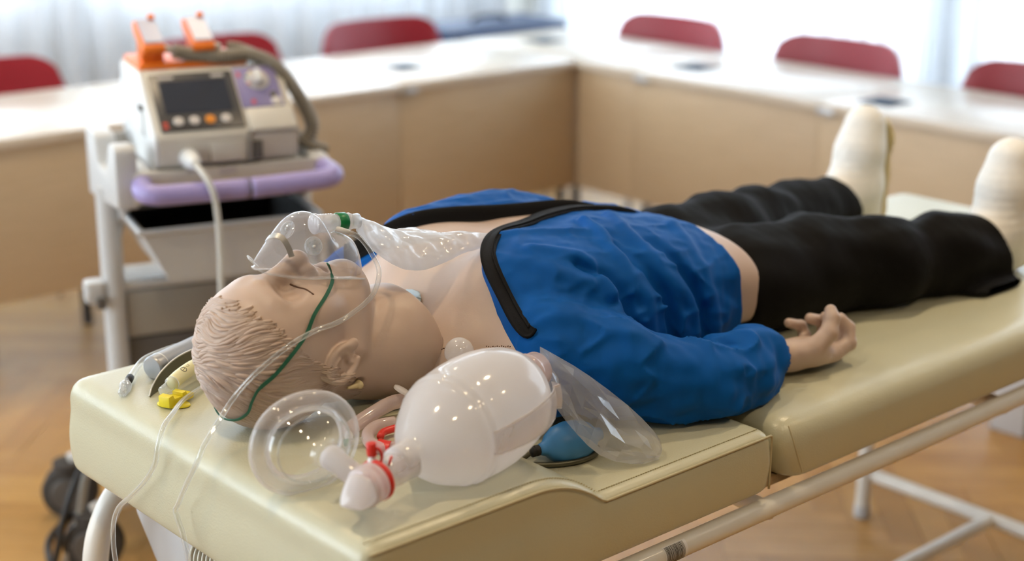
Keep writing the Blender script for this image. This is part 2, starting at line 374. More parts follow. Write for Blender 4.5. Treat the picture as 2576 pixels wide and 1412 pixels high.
def window(axis, pos, p, q, sgn, WZ0=WZ0):
    wn[0] += 1; mb = MB(); c0, c1 = sorted((pos + 0.05 * sgn, pos + 0.11 * sgn))
    def bar(u0, u1, z0, z1, mbx=mb): mbx.add(*(vbox(u0, u1, c0, c1, z0, z1) if axis == 'y' else vbox(c0, c1, u0, u1, z0, z1)))
    bar(p, q, WZ0, WZ0 + 0.06); bar(p, q, WZ1 - 0.06, WZ1); bar(p, p + 0.06, WZ0 + 0.06, WZ1 - 0.06); bar(q - 0.06, q, WZ0 + 0.06, WZ1 - 0.06); m_ = (p + q) / 2; bar(m_ - 0.04, m_ + 0.04, WZ0 + 0.06, WZ1 - 0.06)
    o = struct(mb.build('window_%d' % wn[0], 'window_frame', None, False))
    cm = (c0 + c1) / 2
    for (u0, u1) in ((p + 0.06, m_ - 0.04), (m_ + 0.04, q - 0.06)):
        V = [(u0, cm, WZ0 + 0.06), (u1, cm, WZ0 + 0.06), (u1, cm, WZ1 - 0.06), (u0, cm, WZ1 - 0.06)] if axis == 'y' else [(cm, u0, WZ0 + 0.06), (cm, u1, WZ0 + 0.06), (cm, u1, WZ1 - 0.06), (cm, u0, WZ1 - 0.06)]
        mesh_obj('pane', V, [(0, 1, 2, 3)], 'window_glass', o, False)
for p, q in WIN_BACK: window('y', YB, p, q, 1, WZB)
for p, q in WIN_RIGHT: window('x', XR, p, q, 1)
for p, q in WIN_LEFT: window('x', XL, p, q, -1)
# sheer curtains: gathered, each a continuous waved cloth with a heading tape
def curtain(axis, pos, u0, u1, label, seed, m='sheer'):
    rs = random.Random(seed); us = np.arange(u0, u1, 0.012); ph = 0.0; W_ = []
    k = 0
    ph_arr = np.cumsum(0.012 * 2 * PI / (0.13 + 0.06 * np.sin(us * 1.7 + seed) + 0.03 * np.sin(us * 4.1)))
    zs = [0.03, 0.4, 0.8, 1.2, 1.7, 2.2, 2.68]; V = []
    for i, u in enumerate(us):
        for z in zs:
            a = 0.030 * (0.75 + 0.35 * math.sin(u * 2.3 + seed)) * (1.15 - 0.12 * z)
            off = a * math.sin(ph_arr[i] + 0.15 * math.sin(3 * z + u)) + 0.012 * math.sin(2.3 * ph_arr[i] + z)
            V.append((u, pos + off, z) if axis == 'y' else (pos + off, u, z))
    root = mesh_obj('sheer_curtain', V, grid_faces(len(us), len(zs)), m); tag(root, label, 'curtain')
    (box('heading_rail', u0, u1, pos - 0.02, pos + 0.02, 2.68, 2.72, 'window_frame', root) if axis == 'y' else box('heading_rail', pos - 0.02, pos + 0.02, u0, u1, 2.68, 2.72, 'window_frame', root))
curtain('y', YB - 0.13, -2.9, 4.26, 'white sheer curtain hanging along the wall behind the left row of desks', 3, 'sheer_brightened')
curtain('x', XR - 0.13, -3.2, 4.50, 'white sheer curtain hanging along the bright window wall behind the right row of desks', 8)
# herringbone oak planks
PW, PL, PG = 0.075, 0.45, 0.0006
c45 = math.sqrt(0.5)
def plank_mesh(horiz):
    a, b = (PL, PW) if horiz else (PW, PL); V = []
    v, f = vbox(-a / 2 + PG, a / 2 - PG, -b / 2 + PG, b / 2 - PG, -0.010, 0.0)
    V = [((x - y) * c45, (x + y) * c45, z) for x, y, z in v]; return V, f
vh, fh = plank_mesh(True); vv, fv = plank_mesh(False)
mH = bpy.data.meshes.new('plank'); mH.from_pydata(vh, [], fh); mH.materials.append(MATS['oak'])
mV = bpy.data.meshes.new('plank'); mV.from_pydata(vv, [], fv); mV.materials.append(MATS['oak'])
cand = []
for i in range(-140, 141):
    for j in range(-26, 27):
        ox, oy = i * PW + j * PL, i * PW - j * PL
        for hz, (cx, cy) in ((True, (ox + PL / 2, oy + PW / 2)), (False, (ox + PL + PW / 2, oy + PW - PL / 2))):
            X, Y = (cx - cy) * c45 + 0.6, (cx + cy) * c45 + 0.7
            if XL + 0.2 < X < XR - 0.2 and YF + 0.2 < Y < YB - 0.2: cand.append((X, Y, hz))
def nearest(q):
    d1 = max(abs(q[0] - 2.05) / 0.95, abs(q[1] - 0.45) / 0.75); d2 = max(abs(q[0] - 0.75) / 0.60, abs(q[1] - 2.25) / 1.15); return min(d1, d2)
cand.sort(key=nearest); rest = MB(); pv = {True: (vh, fh), False: (vv, fv)}
for k, (X, Y, hz) in enumerate(cand):
    if k < 290:
        o = bpy.data.objects.new('plank', mH if hz else mV); COL.objects.link(o); o.location = (X, Y, random.uniform(-0.0003, 0.0)); o.parent = floor
    else: rest.add([(x + X, y + Y, z - 0.0001) for x, y, z in pv[hz][0]], pv[hz][1])
rs_ = rest.build('planks', 'oak', floor, False); rs_['kind'] = 'stuff'

# ================================================================ desks
DZ = 0.733
def desk(loc, rz, width, depth, label, panel1=0.0, grom=None, bracket=False, group=None, floating_panel=True):
    """front edge along local x from 0 to width, depth to +y"""
    t = empty('desk', (loc[0], loc[1], 0), rz, label, 'desk', group)
    top = box('desk_top', 0.001, width - 0.001, 0.0, depth, DZ - 0.026, DZ, 'desk_top', t, 0.002)
    box('front_panel', 0.001, width - 0.001 + panel1, 0.012, 0.030, 0.292, DZ - 0.027, 'laminate', t, 0.001)
    for x in (0.09, width - 0.09):
        for y in (0.38, depth - 0.08): MB().add(*cyl((x, y, 0.0), (x, y, DZ - 0.026), 0.016, 14)).build('leg', 'dark_metal', t)
    for x in (0.09, width - 0.09): box('leg_beam', x - 0.012, x + 0.012, 0.05, depth - 0.08, DZ - 0.06, DZ - 0.027, 'dark_metal', t)
    if grom:
        gx, gy = grom; gr = box('cable_box', gx - 0.058, gx + 0.058, gy - 0.058, gy + 0.058, DZ - 0.01, DZ + 0.0035, 'grommet', t, 0.003)
        box('cable_box_lid', gx - 0.044, gx + 0.044, gy - 0.044, gy + 0.044, DZ + 0.003, DZ + 0.006, 'grommet', gr, 0.002)
    if bracket: box('joint_bracket', 0.002, 0.060, -0.004, 0.03, DZ - 0.034, DZ - 0.018, 'bracket', t, 0.002)
    return t
DX, DY = 2.786, 2.570
desk((2.039, DY), 0, 0.746, 0.62, 'oak-look desk of the left row with one cable box, next to the corner', grom=(0.21, 0.26), bracket=True, panel1=0.026)
desk((1.290, DY), 0, 0.748, 0.62, 'oak-look desk of the left row directly behind the defibrillator')
desk((0.540, DY), 0, 0.748, 0.62, 'oak-look desk at the left edge, in front of the leftmost red chair')
# corner desk and right row (front faces the couch, -x)
cdk = empty('corner_desk', (DX, DY, 0), 0, 'square corner desk joining the two rows, next to the navy case', 'desk')
box('desk_top', 0.001, 0.53, 0.001, 0.62, DZ - 0.026, DZ, 'desk_top', cdk, 0.002)
for x, y in ((0.48, 0.57), (0.10, 0.57), (0.48, 0.10), (0.30, 0.30)): MB().add(*cyl((x, y, 0), (x, y, DZ - 0.026), 0.016, 14)).build('leg', 'dark_metal', cdk)
gr = box('cable_box', 0.18, 0.296, 0.36, 0.476, DZ - 0.01, DZ + 0.0035, 'grommet', cdk, 0.003); box('cable_box_lid', 0.194, 0.282, 0.374, 0.462, DZ + 0.003, DZ + 0.006, 'grommet', gr, 0.002)
desk((DX, DY), -PI / 2, 0.275, 0.53, 'short filler desk of the right row touching the corner desk')
desk((DX, 2.295), -PI / 2, 0.746, 0.53, 'pale desk of the right row behind the far white shoe, second from the corner', grom=(0.09, 0.20), bracket=True)
desk((DX, 1.549), -PI / 2, 0.746, 0.53, 'pale desk of the right row behind the near white shoe', grom=(0.133, 0.147), bracket=True)
desk((DX, 0.803), -PI / 2, 0.746, 0.53, 'pale desk of the right row cut off by the right picture edge', bracket=True)

# ================================================================ chairs
def chair_back_mesh():
    # moulded shell: seat-less upper backrest, curved, with rounded top corners
    V = []; nu, nv = 25, 13; th = 0.014
    for side in (0, 1):
        for i in range(nu):
            s = -1 + 2 * i / (nu - 1)
            for j in range(nv):
                t = j / (nv - 1); wdt = 0.275 * (1 - 0.10 * (1 - t)) ; z = 0.46 + 0.345 * t
                corner = max(0.0, abs(s) - 0.62) / 0.38
                z = z - (0.105 * (1 - math.sqrt(max(0, 1 - corner ** 2))) * t ** 2)
                y = 0.075 * (1 - s * s) * 1.0 - 0.075 + 0.05 * t + (th if side else 0)
                V.append((s * wdt, y, z))
    F = grid_faces(nu, nv); n = nu * nv; F = [f[::-1] for f in F] + [tuple(q + n for q in f) for f in F]
    def st(a, b): F.append((a, b, b + n, a + n))
    for i in range(nu - 1): st(i * nv, (i + 1) * nv); st((i + 1) * nv + nv - 1, i * nv + nv - 1)
    for j in range(nv - 1): st(j + 1, j); st((nu - 1) * nv + j, (nu - 1) * nv + j + 1)
    return V, F
def make_chair():
    t = empty('conference_chair', (0, 0, 0))
    V, F = chair_back_mesh(); mesh_obj('backrest', V, F, 'chair_red', t, 60)
    V2, F2 = chair_back_mesh(); V2 = [(x * 0.985, y + 0.0135, 0.45 + (z - 0.46) * 0.97) for x, y, z in V2]; mesh_obj('back_shell', V2, F2, 'chair_back_dark', t, 60)
    box('seat', -0.225, 0.225, -0.47, -0.03, 0.42, 0.468, 'chair_red', t, 0.02, 40, 3)
    for s in (-1, 1):
        MB().add(*sweep(catmull([(s * 0.21, 0.01, 0.44), (s * 0.215, 0.025, 0.5), (s * 0.21, 0.045, 0.60)], 5), 0.010, 10)).build('back_post', 'chrome', t, 45)
        MB().add(*sweep(catmull([(s * 0.20, -0.42, 0.42), (s * 0.215, -0.44, 0.20), (s * 0.22, -0.45, 0.0)], 5), 0.010, 10)).build('leg', 'chrome', t, 45)
        MB().add(*sweep(catmull([(s * 0.20, -0.06, 0.42), (s * 0.215, -0.01, 0.20), (s * 0.22, 0.03, 0.0)], 5), 0.010, 10)).build('leg', 'chrome', t, 45)
    return t
def copy_tree(o, parent=None):
    c = o.copy(); COL.objects.link(c); c.parent = parent
    for ch in list(o.children): copy_tree(ch, c)
    return c
chair0 = make_chair()
spots = [((1.04, 3.40), 0, 'red conference chair at the left picture edge, mostly cut off'),
         ((1.86, 3.40), 0, 'red conference chair half hidden behind the defibrillator paddles'),
         ((2.58, 3.40), 0, 'red conference chair in front of the white curtain, left of the navy case'),
         ((3.47, 2.76), -PI / 2, 'red conference chair of the right row nearest the corner'),
         ((3.47, 1.99), -PI / 2, 'red conference chair in the middle of the right row'),
         ((3.47, 1.22), -PI / 2, 'red conference chair cut off by the right picture edge')]
for i, (xy, rz, lab) in enumerate(spots):
    c = chair0 if i == 0 else copy_tree(chair0)
    c.location = (xy[0], xy[1], 0); c.rotation_euler = (0, 0, rz); tag(c, lab, 'chair', 'red chairs behind the desks')
# navy equipment case standing behind the corner desk
nc = empty('equipment_case', (3.56, 3.92, 0), 0, 'long navy blue equipment case behind the corner desk', 'case')
box('case_body', -0.32, 0.32, -0.16, 0.16, 0.0, 0.575, 'navy', nc, 0.02, 40, 3)
box('case_lid', -0.325, 0.325, -0.165, 0.165, 0.58, 0.665, 'navy', nc, 0.02, 40, 3)
for x in (-0.2, 0.2): box('latch', x - 0.025, x + 0.025, -0.178, -0.16, 0.55, 0.62, 'bracket', nc, 0.003)
MB().add(*sweep(catmull([(-0.09, 0, 0.66), (-0.085, 0, 0.68), (-0.05, 0, 0.69), (0.05, 0, 0.69), (0.085, 0, 0.68), (0.09, 0, 0.66)], 4), 0.009, 8)).build('handle', 'dark_metal', nc, 45)
# pale box on the floor under the right row
bx = empty('storage_box', (2.675, 0.66, 0), 0, 'pale grey box with a dark slot on the floor beyond the couch rail', 'box')
box('box_half', -0.10, 0.10, 0.008, 0.11, 0.0, 0.34, 'trolley_pale', bx, 0.006); box('box_half', -0.10, 0.10, -0.14, -0.008, 0.0, 0.34, 'trolley_pale', bx, 0.006); box('dark_slot', -0.085, 0.09, -0.008, 0.008, 0.0, 0.33, 'dark_metal', bx)

# ================================================================ examination couch
ZP, ZB, ZCU, CW = 0.7935, 0.748, 0.655, 0.701     # pillow top, body top, cushion bottom, width
def ztop(x):
    t = np.clip((x - 0.245) / (0.362 - 0.245), 0, 1)
    return ZP + (ZB - ZP) * (t ** 2.2) + 0.0 * x
couch = empty('examination_couch', (1.0, 0.35, 0), 0, 'cream vinyl examination couch on a white tubular frame, carrying the manikin', 'couch')
CO = np.array([1.0, 0.35, 0])
def couch_mesh(name, V, F, m, parent=None, smooth=True):
    return mesh_obj(name, np.asarray(V) - CO, np.asarray(F), m, parent or couch, smooth)
def cushion(name, x0, x1, top, slope=0.0, kx0=0.03, kx1=0.02, ky=0.016):
    g = Field((x0 - 0.02, -0.02, ZCU - 0.02), (x1 + 0.02, CW + 0.02, ZP + 0.03), 0.0055)
    d = g.z - top(g.x)
    puff = 0.004 * np.sin(np.clip((g.z - ZCU) / (ZB - ZCU), 0, 1) * PI)
    sx = (x0 - g.x) + slope * (ZB - g.z) - puff
    d = smax(d, sx, kx0); d = smax(d, g.x - x1 - puff, kx1); d = smax(d, -g.y - puff, ky); d = smax(d, g.y - CW - puff, 0.025); d = smax(d, ZCU - g.z, 0.012)
    V, F = g.mesh(d); return couch_mesh(name, relax(V, F, 2), F, 'vinyl')
hc = cushion('head_cushion', 0.0, 0.684, ztop)
fc = cushion('body_cushion', 0.706, 2.0, lambda x: ZB + 0 * x, slope=0.3, kx0=0.04, kx1=0.04, ky=0.035)
# piping along the near top seam, end seam and double stitching
xs = np.linspace(0.004, 0.680, 70)
pip = np.stack([xs, 0 * xs - 0.0015, ztop(xs) - 0.0075], 1)
tail = [(0.6835, 0.0, z) for z in np.linspace(ZB - 0.010, ZCU + 0.006, 8)]
mb = MB().add(*sweep(np.vstack([pip, tail]) - CO, 0.0018, 6)); mb.build('piping', 'seam', couch, True)
mb = MB()
for i in range(150):
    x = 0.01 + i * 0.0044
    if x > 0.672: break
    z = float(ztop(np.array(x + 0.0015))) - 0.0002
    cb = [(0, 0, 0), (0.0028, 0, 0), (0.0028, 0.0009, 0), (0, 0.0009, 0), (0, 0, 0.0012), (0.0028, 0, 0.0012), (0.0028, 0.0009, 0.0012), (0, 0.0009, 0.0012)]
    mb.add([np.array(q) + np.array([x, 0.0135, z]) - CO for q in cb], [(3, 2, 1, 0), (4, 5, 6, 7), (0, 1, 5, 4), (1, 2, 6, 5), (2, 3, 7, 6), (3, 0, 4, 7)])
st = mb.build('stitching', 'thread', couch, False); st['kind'] = 'stuff'
seam2 = catmull([(0.7328, 0.0104, 0.7371), (0.7319, 0.0049, 0.7283), (0.7354, -0.0007, 0.7084), (0.7449, -0.0017, 0.6852), (0.7569, 0.0006, 0.6641)], 6)
MB().add(*sweep(seam2 - CO, 0.0014, 6)).build('corner_seam', 'seam', couch, True)
# boards under the cushions
box('base_board', 0.05 - 1.0, 0.69 - 1.0, 0.03 - 0.35, 0.67 - 0.35, 0.643, 0.656, 'plywood', couch)
box('base_board', 0.70 - 1.0, 1.985 - 1.0, 0.03 - 0.35, 0.67 - 0.35, 0.643, 0.656, 'plywood', couch)
# tubular frame
def tube(name, pts, r, m='frame_white', parent=None, n=8, seg=16):
    P = catmull(pts, n) if len(pts) > 2 else np.array(pts, float)
    return MB().add(*sweep(P - CO, r, seg)).build(name, m, parent or couch, 45)
near_rail = tube('side_rail', [(-0.02, 0.006, 0.628), (1.98, 0.006, 0.628)], 0.0150)
tube('side_rail', [(0.06, 0.690, 0.628), (1.98, 0.690, 0.628)], 0.0150)
for x in (0.09, 0.70, 1.30, 1.95): tube('cross_bar', [(x, 0.006, 0.620), (x, 0.690, 0.620)], 0.013)
tube('head_bow', [(0.20, 0.69, 0.628), (0.12, 0.69, 0.626), (0.067, 0.69, 0.606), (0.035, 0.69, 0.56), (0.020, 0.69, 0.50), (0.014, 0.69, 0.40), (0.012, 0.69, 0.2), (0.012, 0.69, 0.03)], 0.0185)
tube('head_bow', [(0.20, 0.03, 0.628), (0.12, 0.03, 0.626), (0.067, 0.03, 0.606), (0.035, 0.03, 0.56), (0.020, 0.03, 0.50), (0.014, 0.03, 0.40), (0.012, 0.03, 0.2), (0.012, 0.03, 0.03)], 0.0185)
for y in (0.035, 0.669):
    tube('leg', [(1.885, y, 0.63), (1.885, y, 0.012)], 0.0165)
    MB().add(*cyl(np.array((1.885, y, 0.0)) - CO, np.array((1.885, y, 0.03)) - CO, 0.0185, 16, bev=0.002)).build('foot_cap', 'grey_plastic', couch)
    MB().add(*cyl(np.array((0.012, y if y < 0.3 else 0.69, 0.0)) - CO, np.array((0.012, y if y < 0.3 else 0.69, 0.035)) - CO, 0.021, 16, bev=0.002)).build('foot_cap', 'grey_plastic', couch)
tube('foot_stretcher', [(1.897, 0.035, 0.103), (1.897, 0.669, 0.103)], 0.0150)
tube('head_stretcher', [(0.012, 0.03, 0.10), (0.012, 0.69, 0.10)], 0.0150)
tube('long_stretcher', [(0.012, 0.352, 0.100), (1.897, 0.352, 0.103)], 0.0145)
# actuator cover and height knob under the head end
MB().add(*[[tuple(np.array(q) - CO) for q in prism([(0.715, 0.588), (0.722, 0.575), (0.718, 0.552), (0.665, 0.490), (0.600, 0.420), (0.520, 0.420), (0.500, 0.440), (0.500, 0.588)], 0.10, 0.28, 'x', 0.012)[0]], prism([(0.715, 0.588), (0.722, 0.575), (0.718, 0.552), (0.665, 0.490), (0.600, 0.420), (0.520, 0.420), (0.500, 0.440), (0.500, 0.588)], 0.10, 0.28, 'x', 0.012)[1]]).build('actuator_cover', 'grey_plastic', couch, 60)
kn = MB()
prof = []
for i in range(7): prof += [(0.017, i * 0.006), (0.0205, i * 0.006 + 0.0015), (0.0205, i * 0.006 + 0.0045), (0.017, i * 0.006 + 0.006)]
prof = [(0.001, -0.004), (0.014, -0.003)] + prof + [(0.001, 0.044)]
kn.add(*lathe(prof, np.array((0.050, 0.450, 0.600)) - CO, (0.5, -0.86, 0.0), 28)); kn.build('ribbed_knob', 'ivory_plastic', couch, True)
MB().add(*cyl(np.array((0.09, 0.385, 0.610)) - CO, np.array((0.075, 0.41, 0.607)) - CO, 0.008, 12)).build('knob_shaft', 'frame_white', couch)
# barcode sticker wrapped on the near rail
def rail_patch(x0, x1, a0, a1, r, name, m, parent):
    V = []; na = 10
    for x in (x0, x1):
        for k in range(na): a = a0 + (a1 - a0) * k / (na - 1); V.append((x - 1.0, 0.006 - r * math.cos(a) - 0.35, 0.628 + r * math.sin(a)))
    return mesh_obj(name, V, grid_faces(2, na), m, parent)
stk = rail_patch(0.470, 0.512, -0.75, 1.15, 0.0153, 'barcode_sticker', 'sticker_white', couch)
x = 0.472; rb = random.Random(3); mbv = []; mbf = []
bars = MB()
while x < 0.506:
    wbar = rb.choice((0.0006, 0.0009, 0.0014)); V = []
    for xx in (x, x + wbar):
        for k in range(10): a = -0.7 + 1.75 * k / 9; V.append((xx - 1.0, 0.006 - 0.01545 * math.cos(a) - 0.35, 0.628 + 0.01545 * math.sin(a)))
    bars.add(V, grid_faces(2, 10)); x += wbar + rb.choice((0.0005, 0.0008))
bars.build('barcode_bars', 'sticker_black', stk, True)

# ================================================================ training manikin
HM, TM = 0.385, 0.402            # midlines of head and torso
manikin = empty('training_manikin', (0.85, 0.39, ZB), 0, 'life-size training manikin lying on its back in an open blue jacket and black trousers', 'manikin')
MO = np.array([0.85, 0.39, ZB])
def part(name, V, F, m, parent=None, smooth=True):
    F = np.asarray(F) if not isinstance(F, list) else F
    return mesh_obj(name, np.asarray(V) - MO, F, m, parent or manikin, smooth)
# ---- head and neck
g = Field((0.020, HM - 0.105, 0.784), (0.405, HM + 0.105, 1.035), 0.0018)
HC = np.array([0.133, HM, 0.890])
d = g.ell((0.138, HM, 0.889), (0.098, 0.0780, 0.0980))                       # cranium
d = smin(d, g.ell((0.118, HM, 0.915), (0.066, 0.070, 0.066)), 0.03)             # forehead
d = smin(d, g.ell((0.185, HM, 0.918), (0.075, 0.063, 0.064)), 0.03)             # mid face
d = smin(d, g.ell((0.232, HM, 0.932), (0.046, 0.046, 0.050)), 0.028)            # jaw block
d = smin(d, g.ell((0.253, HM, 0.962), (0.024, 0.027, 0.027)), 0.022)            # chin
for s in (-1, 1):
    d = smin(d, g.cap((0.222, HM + s * 0.055, 0.890), (0.252, HM + s * 0.018, 0.950), 0.020, 0.018), 0.02)   # jaw line
    d = smin(d, g.ell((0.172, HM + s * 0.046, 0.945), (0.032, 0.022, 0.022), ry=-0.2), 0.02)               # cheekbone
    d = smin(d, g.cap((0.121, HM + s * 0.040, 0.966), (0.117, HM + s * 0.012, 0.979), 0.010, 0.010), 0.014)  # brow
for s in (-1, 1):
    d = smax(d, -g.ell((0.146, HM + s * 0.034, 0.985), (0.017, 0.022, 0.019)), 0.016)    # eye socket
    d = smin(d, g.ell((0.151, HM + s * 0.033, 0.9535), (0.0150, 0.0175, 0.0150)), 0.006)   # closed lid over the eyeball
d = smin(d, g.cap((0.130, HM, 0.977), (0.178, HM, 1.003), 0.0090, 0.0125), 0.012)   # nose ridge
d = smin(d, g.sph((0.184, HM, 1.001), 0.0130), 0.008)
for s in (-1, 1): d = smin(d, g.ell((0.188, HM + s * 0.0145, 0.990), (0.0110, 0.0080, 0.0095)), 0.007)
for s in (-1, 1): d = smax(d, -g.ell((0.197, HM + s * 0.0075, 0.992), (0.007, 0.0038, 0.0045)), 0.003)
d = smin(d, g.ell((0.212, HM, 0.968), (0.024, 0.030, 0.018)), 0.014)              # muzzle
d = smin(d, g.chain([(0.209, HM - 0.024, 0.968), (0.206, HM - 0.008, 0.984), (0.207, HM, 0.983), (0.206, HM + 0.008, 0.984), (0.209, HM + 0.024, 0.968)], [0.0035, 0.0058, 0.0055, 0.0058, 0.0035]), 0.005)
d = smin(d, g.chain([(0.217, HM - 0.022, 0.968), (0.226, HM - 0.008, 0.984), (0.226, HM + 0.008, 0.984), (0.217, HM + 0.022, 0.968)], [0.0035, 0.0060, 0.0060, 0.0035]), 0.005)
d = smax(d, -g.ell((0.2155, HM, 0.984), (0.0050, 0.0190, 0.016)), 0.004)           # parted lips
# ear (both sides)
for s in (-1, 1):
    ex, ey, ez = 0.190, HM + s * 0.0790, 0.884; ua = np.array([0.66, 0, 0.75]); va = np.array([0.75, 0, -0.66]); nn = np.array([0, s, 0])
    def E(a, b, n=0.0): return tuple(np.array([ex, ey, ez]) + ua * a + va * b + nn * n)
    d = smin(d, g.ell(E(0.0, 0.0, -0.005), (0.026, 0.010, 0.018), ry=-0.85), 0.006)
    d = smax(d, -g.ell(E(-0.003, 0.000, 0.007), (0.017, 0.0085, 0.0105), ry=-0.85), 0.004)
    hx = [E(0.026 * math.cos(t), 0.0175 * math.sin(t), 0.0035 + 0.002 * math.sin(t)) for t in np.linspace(0.9, 5.7, 14)]
    d = smin(d, g.chain(hx, [0.0042] * 14), 0.006)
    d = smin(d, g.ell(E(0.027, -0.002, 0.002), (0.009, 0.0055, 0.008), ry=-0.85), 0.005)
    ah = [E(0.015 * math.cos(t) - 0.002, 0.0100 * math.sin(t), 0.004) for t in np.linspace(2.2, 5.0, 7)]
    d = smin(d, g.chain(ah, [0.0026] * 7), 0.003)
    d = smax(d, -g.ell(E(0.004, 0.001, 0.004), (0.007, 0.007, 0.0055), ry=-0.85), 0.003)
    d = smin(d, g.sph(E(0.008, 0.008, 0.003), 0.0032), 0.003)
# neck piece: bulging sleeve that ends in a lip over the chest skin
nk = g.ell((0.315, HM + 0.002, 0.863), (0.090, 0.0755, 0.0765))
nk = smin(nk, g.cap((0.225, HM, 0.868), (0.33, HM, 0.864), 0.064, 0.070), 0.02)
edge = (g.x - 0.358) * 0.97 + (g.z - 0.88) * 0.24 + (g.y - HM) * 0.10 + 1.6 * (g.z - 0.88) ** 2
nk = smax(nk, edge, 0.006)
nk = smax(nk, 0.790 - g.z, 0.01)
d = smin(d, nk, 0.010)
d = smax(d, 0.7935 - g.z, 0.006)
# hinge slot behind the jaw
d = smax(d, -g.cap((0.222, HM - 0.064, 0.839), (0.230, HM - 0.060, 0.842), 0.0080), 0.002); d = smax(d, -g.cap((0.208, HM - 0.068, 0.842), (0.222, HM - 0.062, 0.840), 0.0030), 0.002)
HD = np.array([-0.008, -0.017, 0.0]); g.lo = g.lo + HD; HC = HC + HD; HM = HM + HD[1]      # head lies a little towards the near side
HEADSDF = d; HEADG = g
Vh, Fh = g.mesh(d); Vh = relax(Vh, Fh, 1)
# ---- torso (chest skin plate)
tor = table([(0.30, 0.085, 0.845), (0.34, 0.11, 0.868), (0.38, 0.155, 0.905), (0.42, 0.190, 0.930), (0.47, 0.202, 0.948), (0.54, 0.203, 0.958), (0.62, 0.200, 0.962), (0.70, 0.193, 0.958), (0.78, 0.184, 0.945), (0.86, 0.180, 0.930), (0.95, 0.184, 0.918), (1.05, 0.19, 0.905)])
def torso_sdf(g, off=0.0, n=2.7, zlow=0.752):
    hw, zt = tor(g.x); hw = hw + off; zt = zt + off; cz = (zt + zlow - off) / 2; hz = (zt - zlow + off) / 2
    q = (np.abs((g.y - TM) / hw) ** n + np.abs((g.z - cz) / hz) ** n) ** (1.0 / n)
    return (q - 1) * np.minimum(hw, hz)
g2 = Field((0.315, TM - 0.25, 0.745), (0.955, TM + 0.25, 0.99), 0.0045)
t = torso_sdf(g2)
t = smax(t, g2.x - 0.926, 0.010); t = smax(t, 0.325 - g2.x, 0.02)
# clavicle hollow and pectorals
t = smin(t, g2.ell((0.50, TM - 0.085, 0.915), (0.075, 0.075, 0.045)), 0.04); t = smin(t, g2.ell((0.50, TM + 0.085, 0.915), (0.075, 0.075, 0.045)), 0.04)
for s in (-1, 1): t = smin(t, g2.ell((0.455, TM + s * 0.190, 0.838), (0.065, 0.060, 0.060)), 0.04)
sink = np.clip((g2.x - 0.49) / 0.06, 0, 1) * np.clip((0.845 - g2.x) / 0.04, 0, 1) * np.clip((TM - 0.075 - g2.y) / 0.05, 0, 1); t = t + 0.014 * sink      # slimmer under the cloth
hip = smax(t, 0.790 - g2.z - 0.25 * np.clip(0.86 - g2.x, 0, 0.2), 0.012)
TORSDF, TORG = hip, g2
Vt, Ft = g2.mesh(hip); Vt = relax(Vt, Ft, 2)
# ---- hand (palm up, fingers curled), right; mirrored for the left
def hand_mesh():
    g = Field((0.775, 0.045, 0.742), (1.035, 0.235, 0.862), 0.0018)
    d = g.chain([(0.76, 0.140, 0.790), (0.83, 0.128, 0.781), (0.865, 0.122, 0.778)], [0.0270, 0.0245, 0.0230], 0.01)
    d = smin(d, g.ell((0.908, 0.120, 0.776), (0.046, 0.040, 0.0215), ry=0.06), 0.022)
    d = smin(d, g.ell((0.940, 0.122, 0.770), (0.024, 0.040, 0.0150)), 0.012)
    d = smin(d, g.ell((0.892, 0.098, 0.788), (0.028, 0.017, 0.0165), rz=-0.2), 0.012)        # thumb ball
    d = smax(d, -g.ell((0.915, 0.130, 0.806), (0.030, 0.020, 0.014)), 0.012)                # hollow of the palm
    def fing(pts, r): return g.chain(pts, r, 0.004)
    d = smin(d, fing([(0.893, 0.093, 0.793), (0.917, 0.088, 0.812), (0.930, 0.094, 0.830), (0.934, 0.100, 0.8395)], [0.0150, 0.0135, 0.0122, 0.0095]), 0.007)
    d = smin(d, fing([(0.946, 0.094, 0.773), (0.975, 0.093, 0.781), (0.982, 0.101, 0.802), (0.972, 0.109, 0.817)], [0.0122, 0.0115, 0.0105, 0.0088]), 0.005)
    d = smin(d, fing([(0.950, 0.115, 0.772), (0.984, 0.117, 0.781), (0.988, 0.126, 0.804), (0.966, 0.132, 0.815)], [0.0122, 0.0112, 0.0100, 0.0086]), 0.004)
    d = smin(d, fing([(0.947, 0.135, 0.771), (0.979, 0.141, 0.780), (0.980, 0.148, 0.801), (0.952, 0.150, 0.811)], [0.0116, 0.0106, 0.0096, 0.0084]), 0.004)
    d = smin(d, fing([(0.938, 0.153, 0.770), (0.960, 0.164, 0.777), (0.958, 0.171, 0.793), (0.930, 0.173, 0.803)], [0.0106, 0.0094, 0.0086, 0.0074]), 0.004)
    d = smax(d, ZB + 0.0015 - g.z, 0.003)
    V, F = g.mesh(d); return relax(V, F, 1), F
Vr, Fr = hand_mesh()
Vl = Vr.copy(); Vl[:, 1] = 2 * TM - Vl[:, 1] - 0.03; Fl = Fr[:, ::-1]
# ---- one body mesh
Vb = np.vstack([Vh, Vt, Vr, Vl]); o1 = len(Vh); o2 = o1 + len(Vt); o3 = o2 + len(Vr)
Fb = np.vstack([Fh, Ft + o1, Fr + o2, Fl + o3])
body = part('body', Vb, Fb, 'skin')
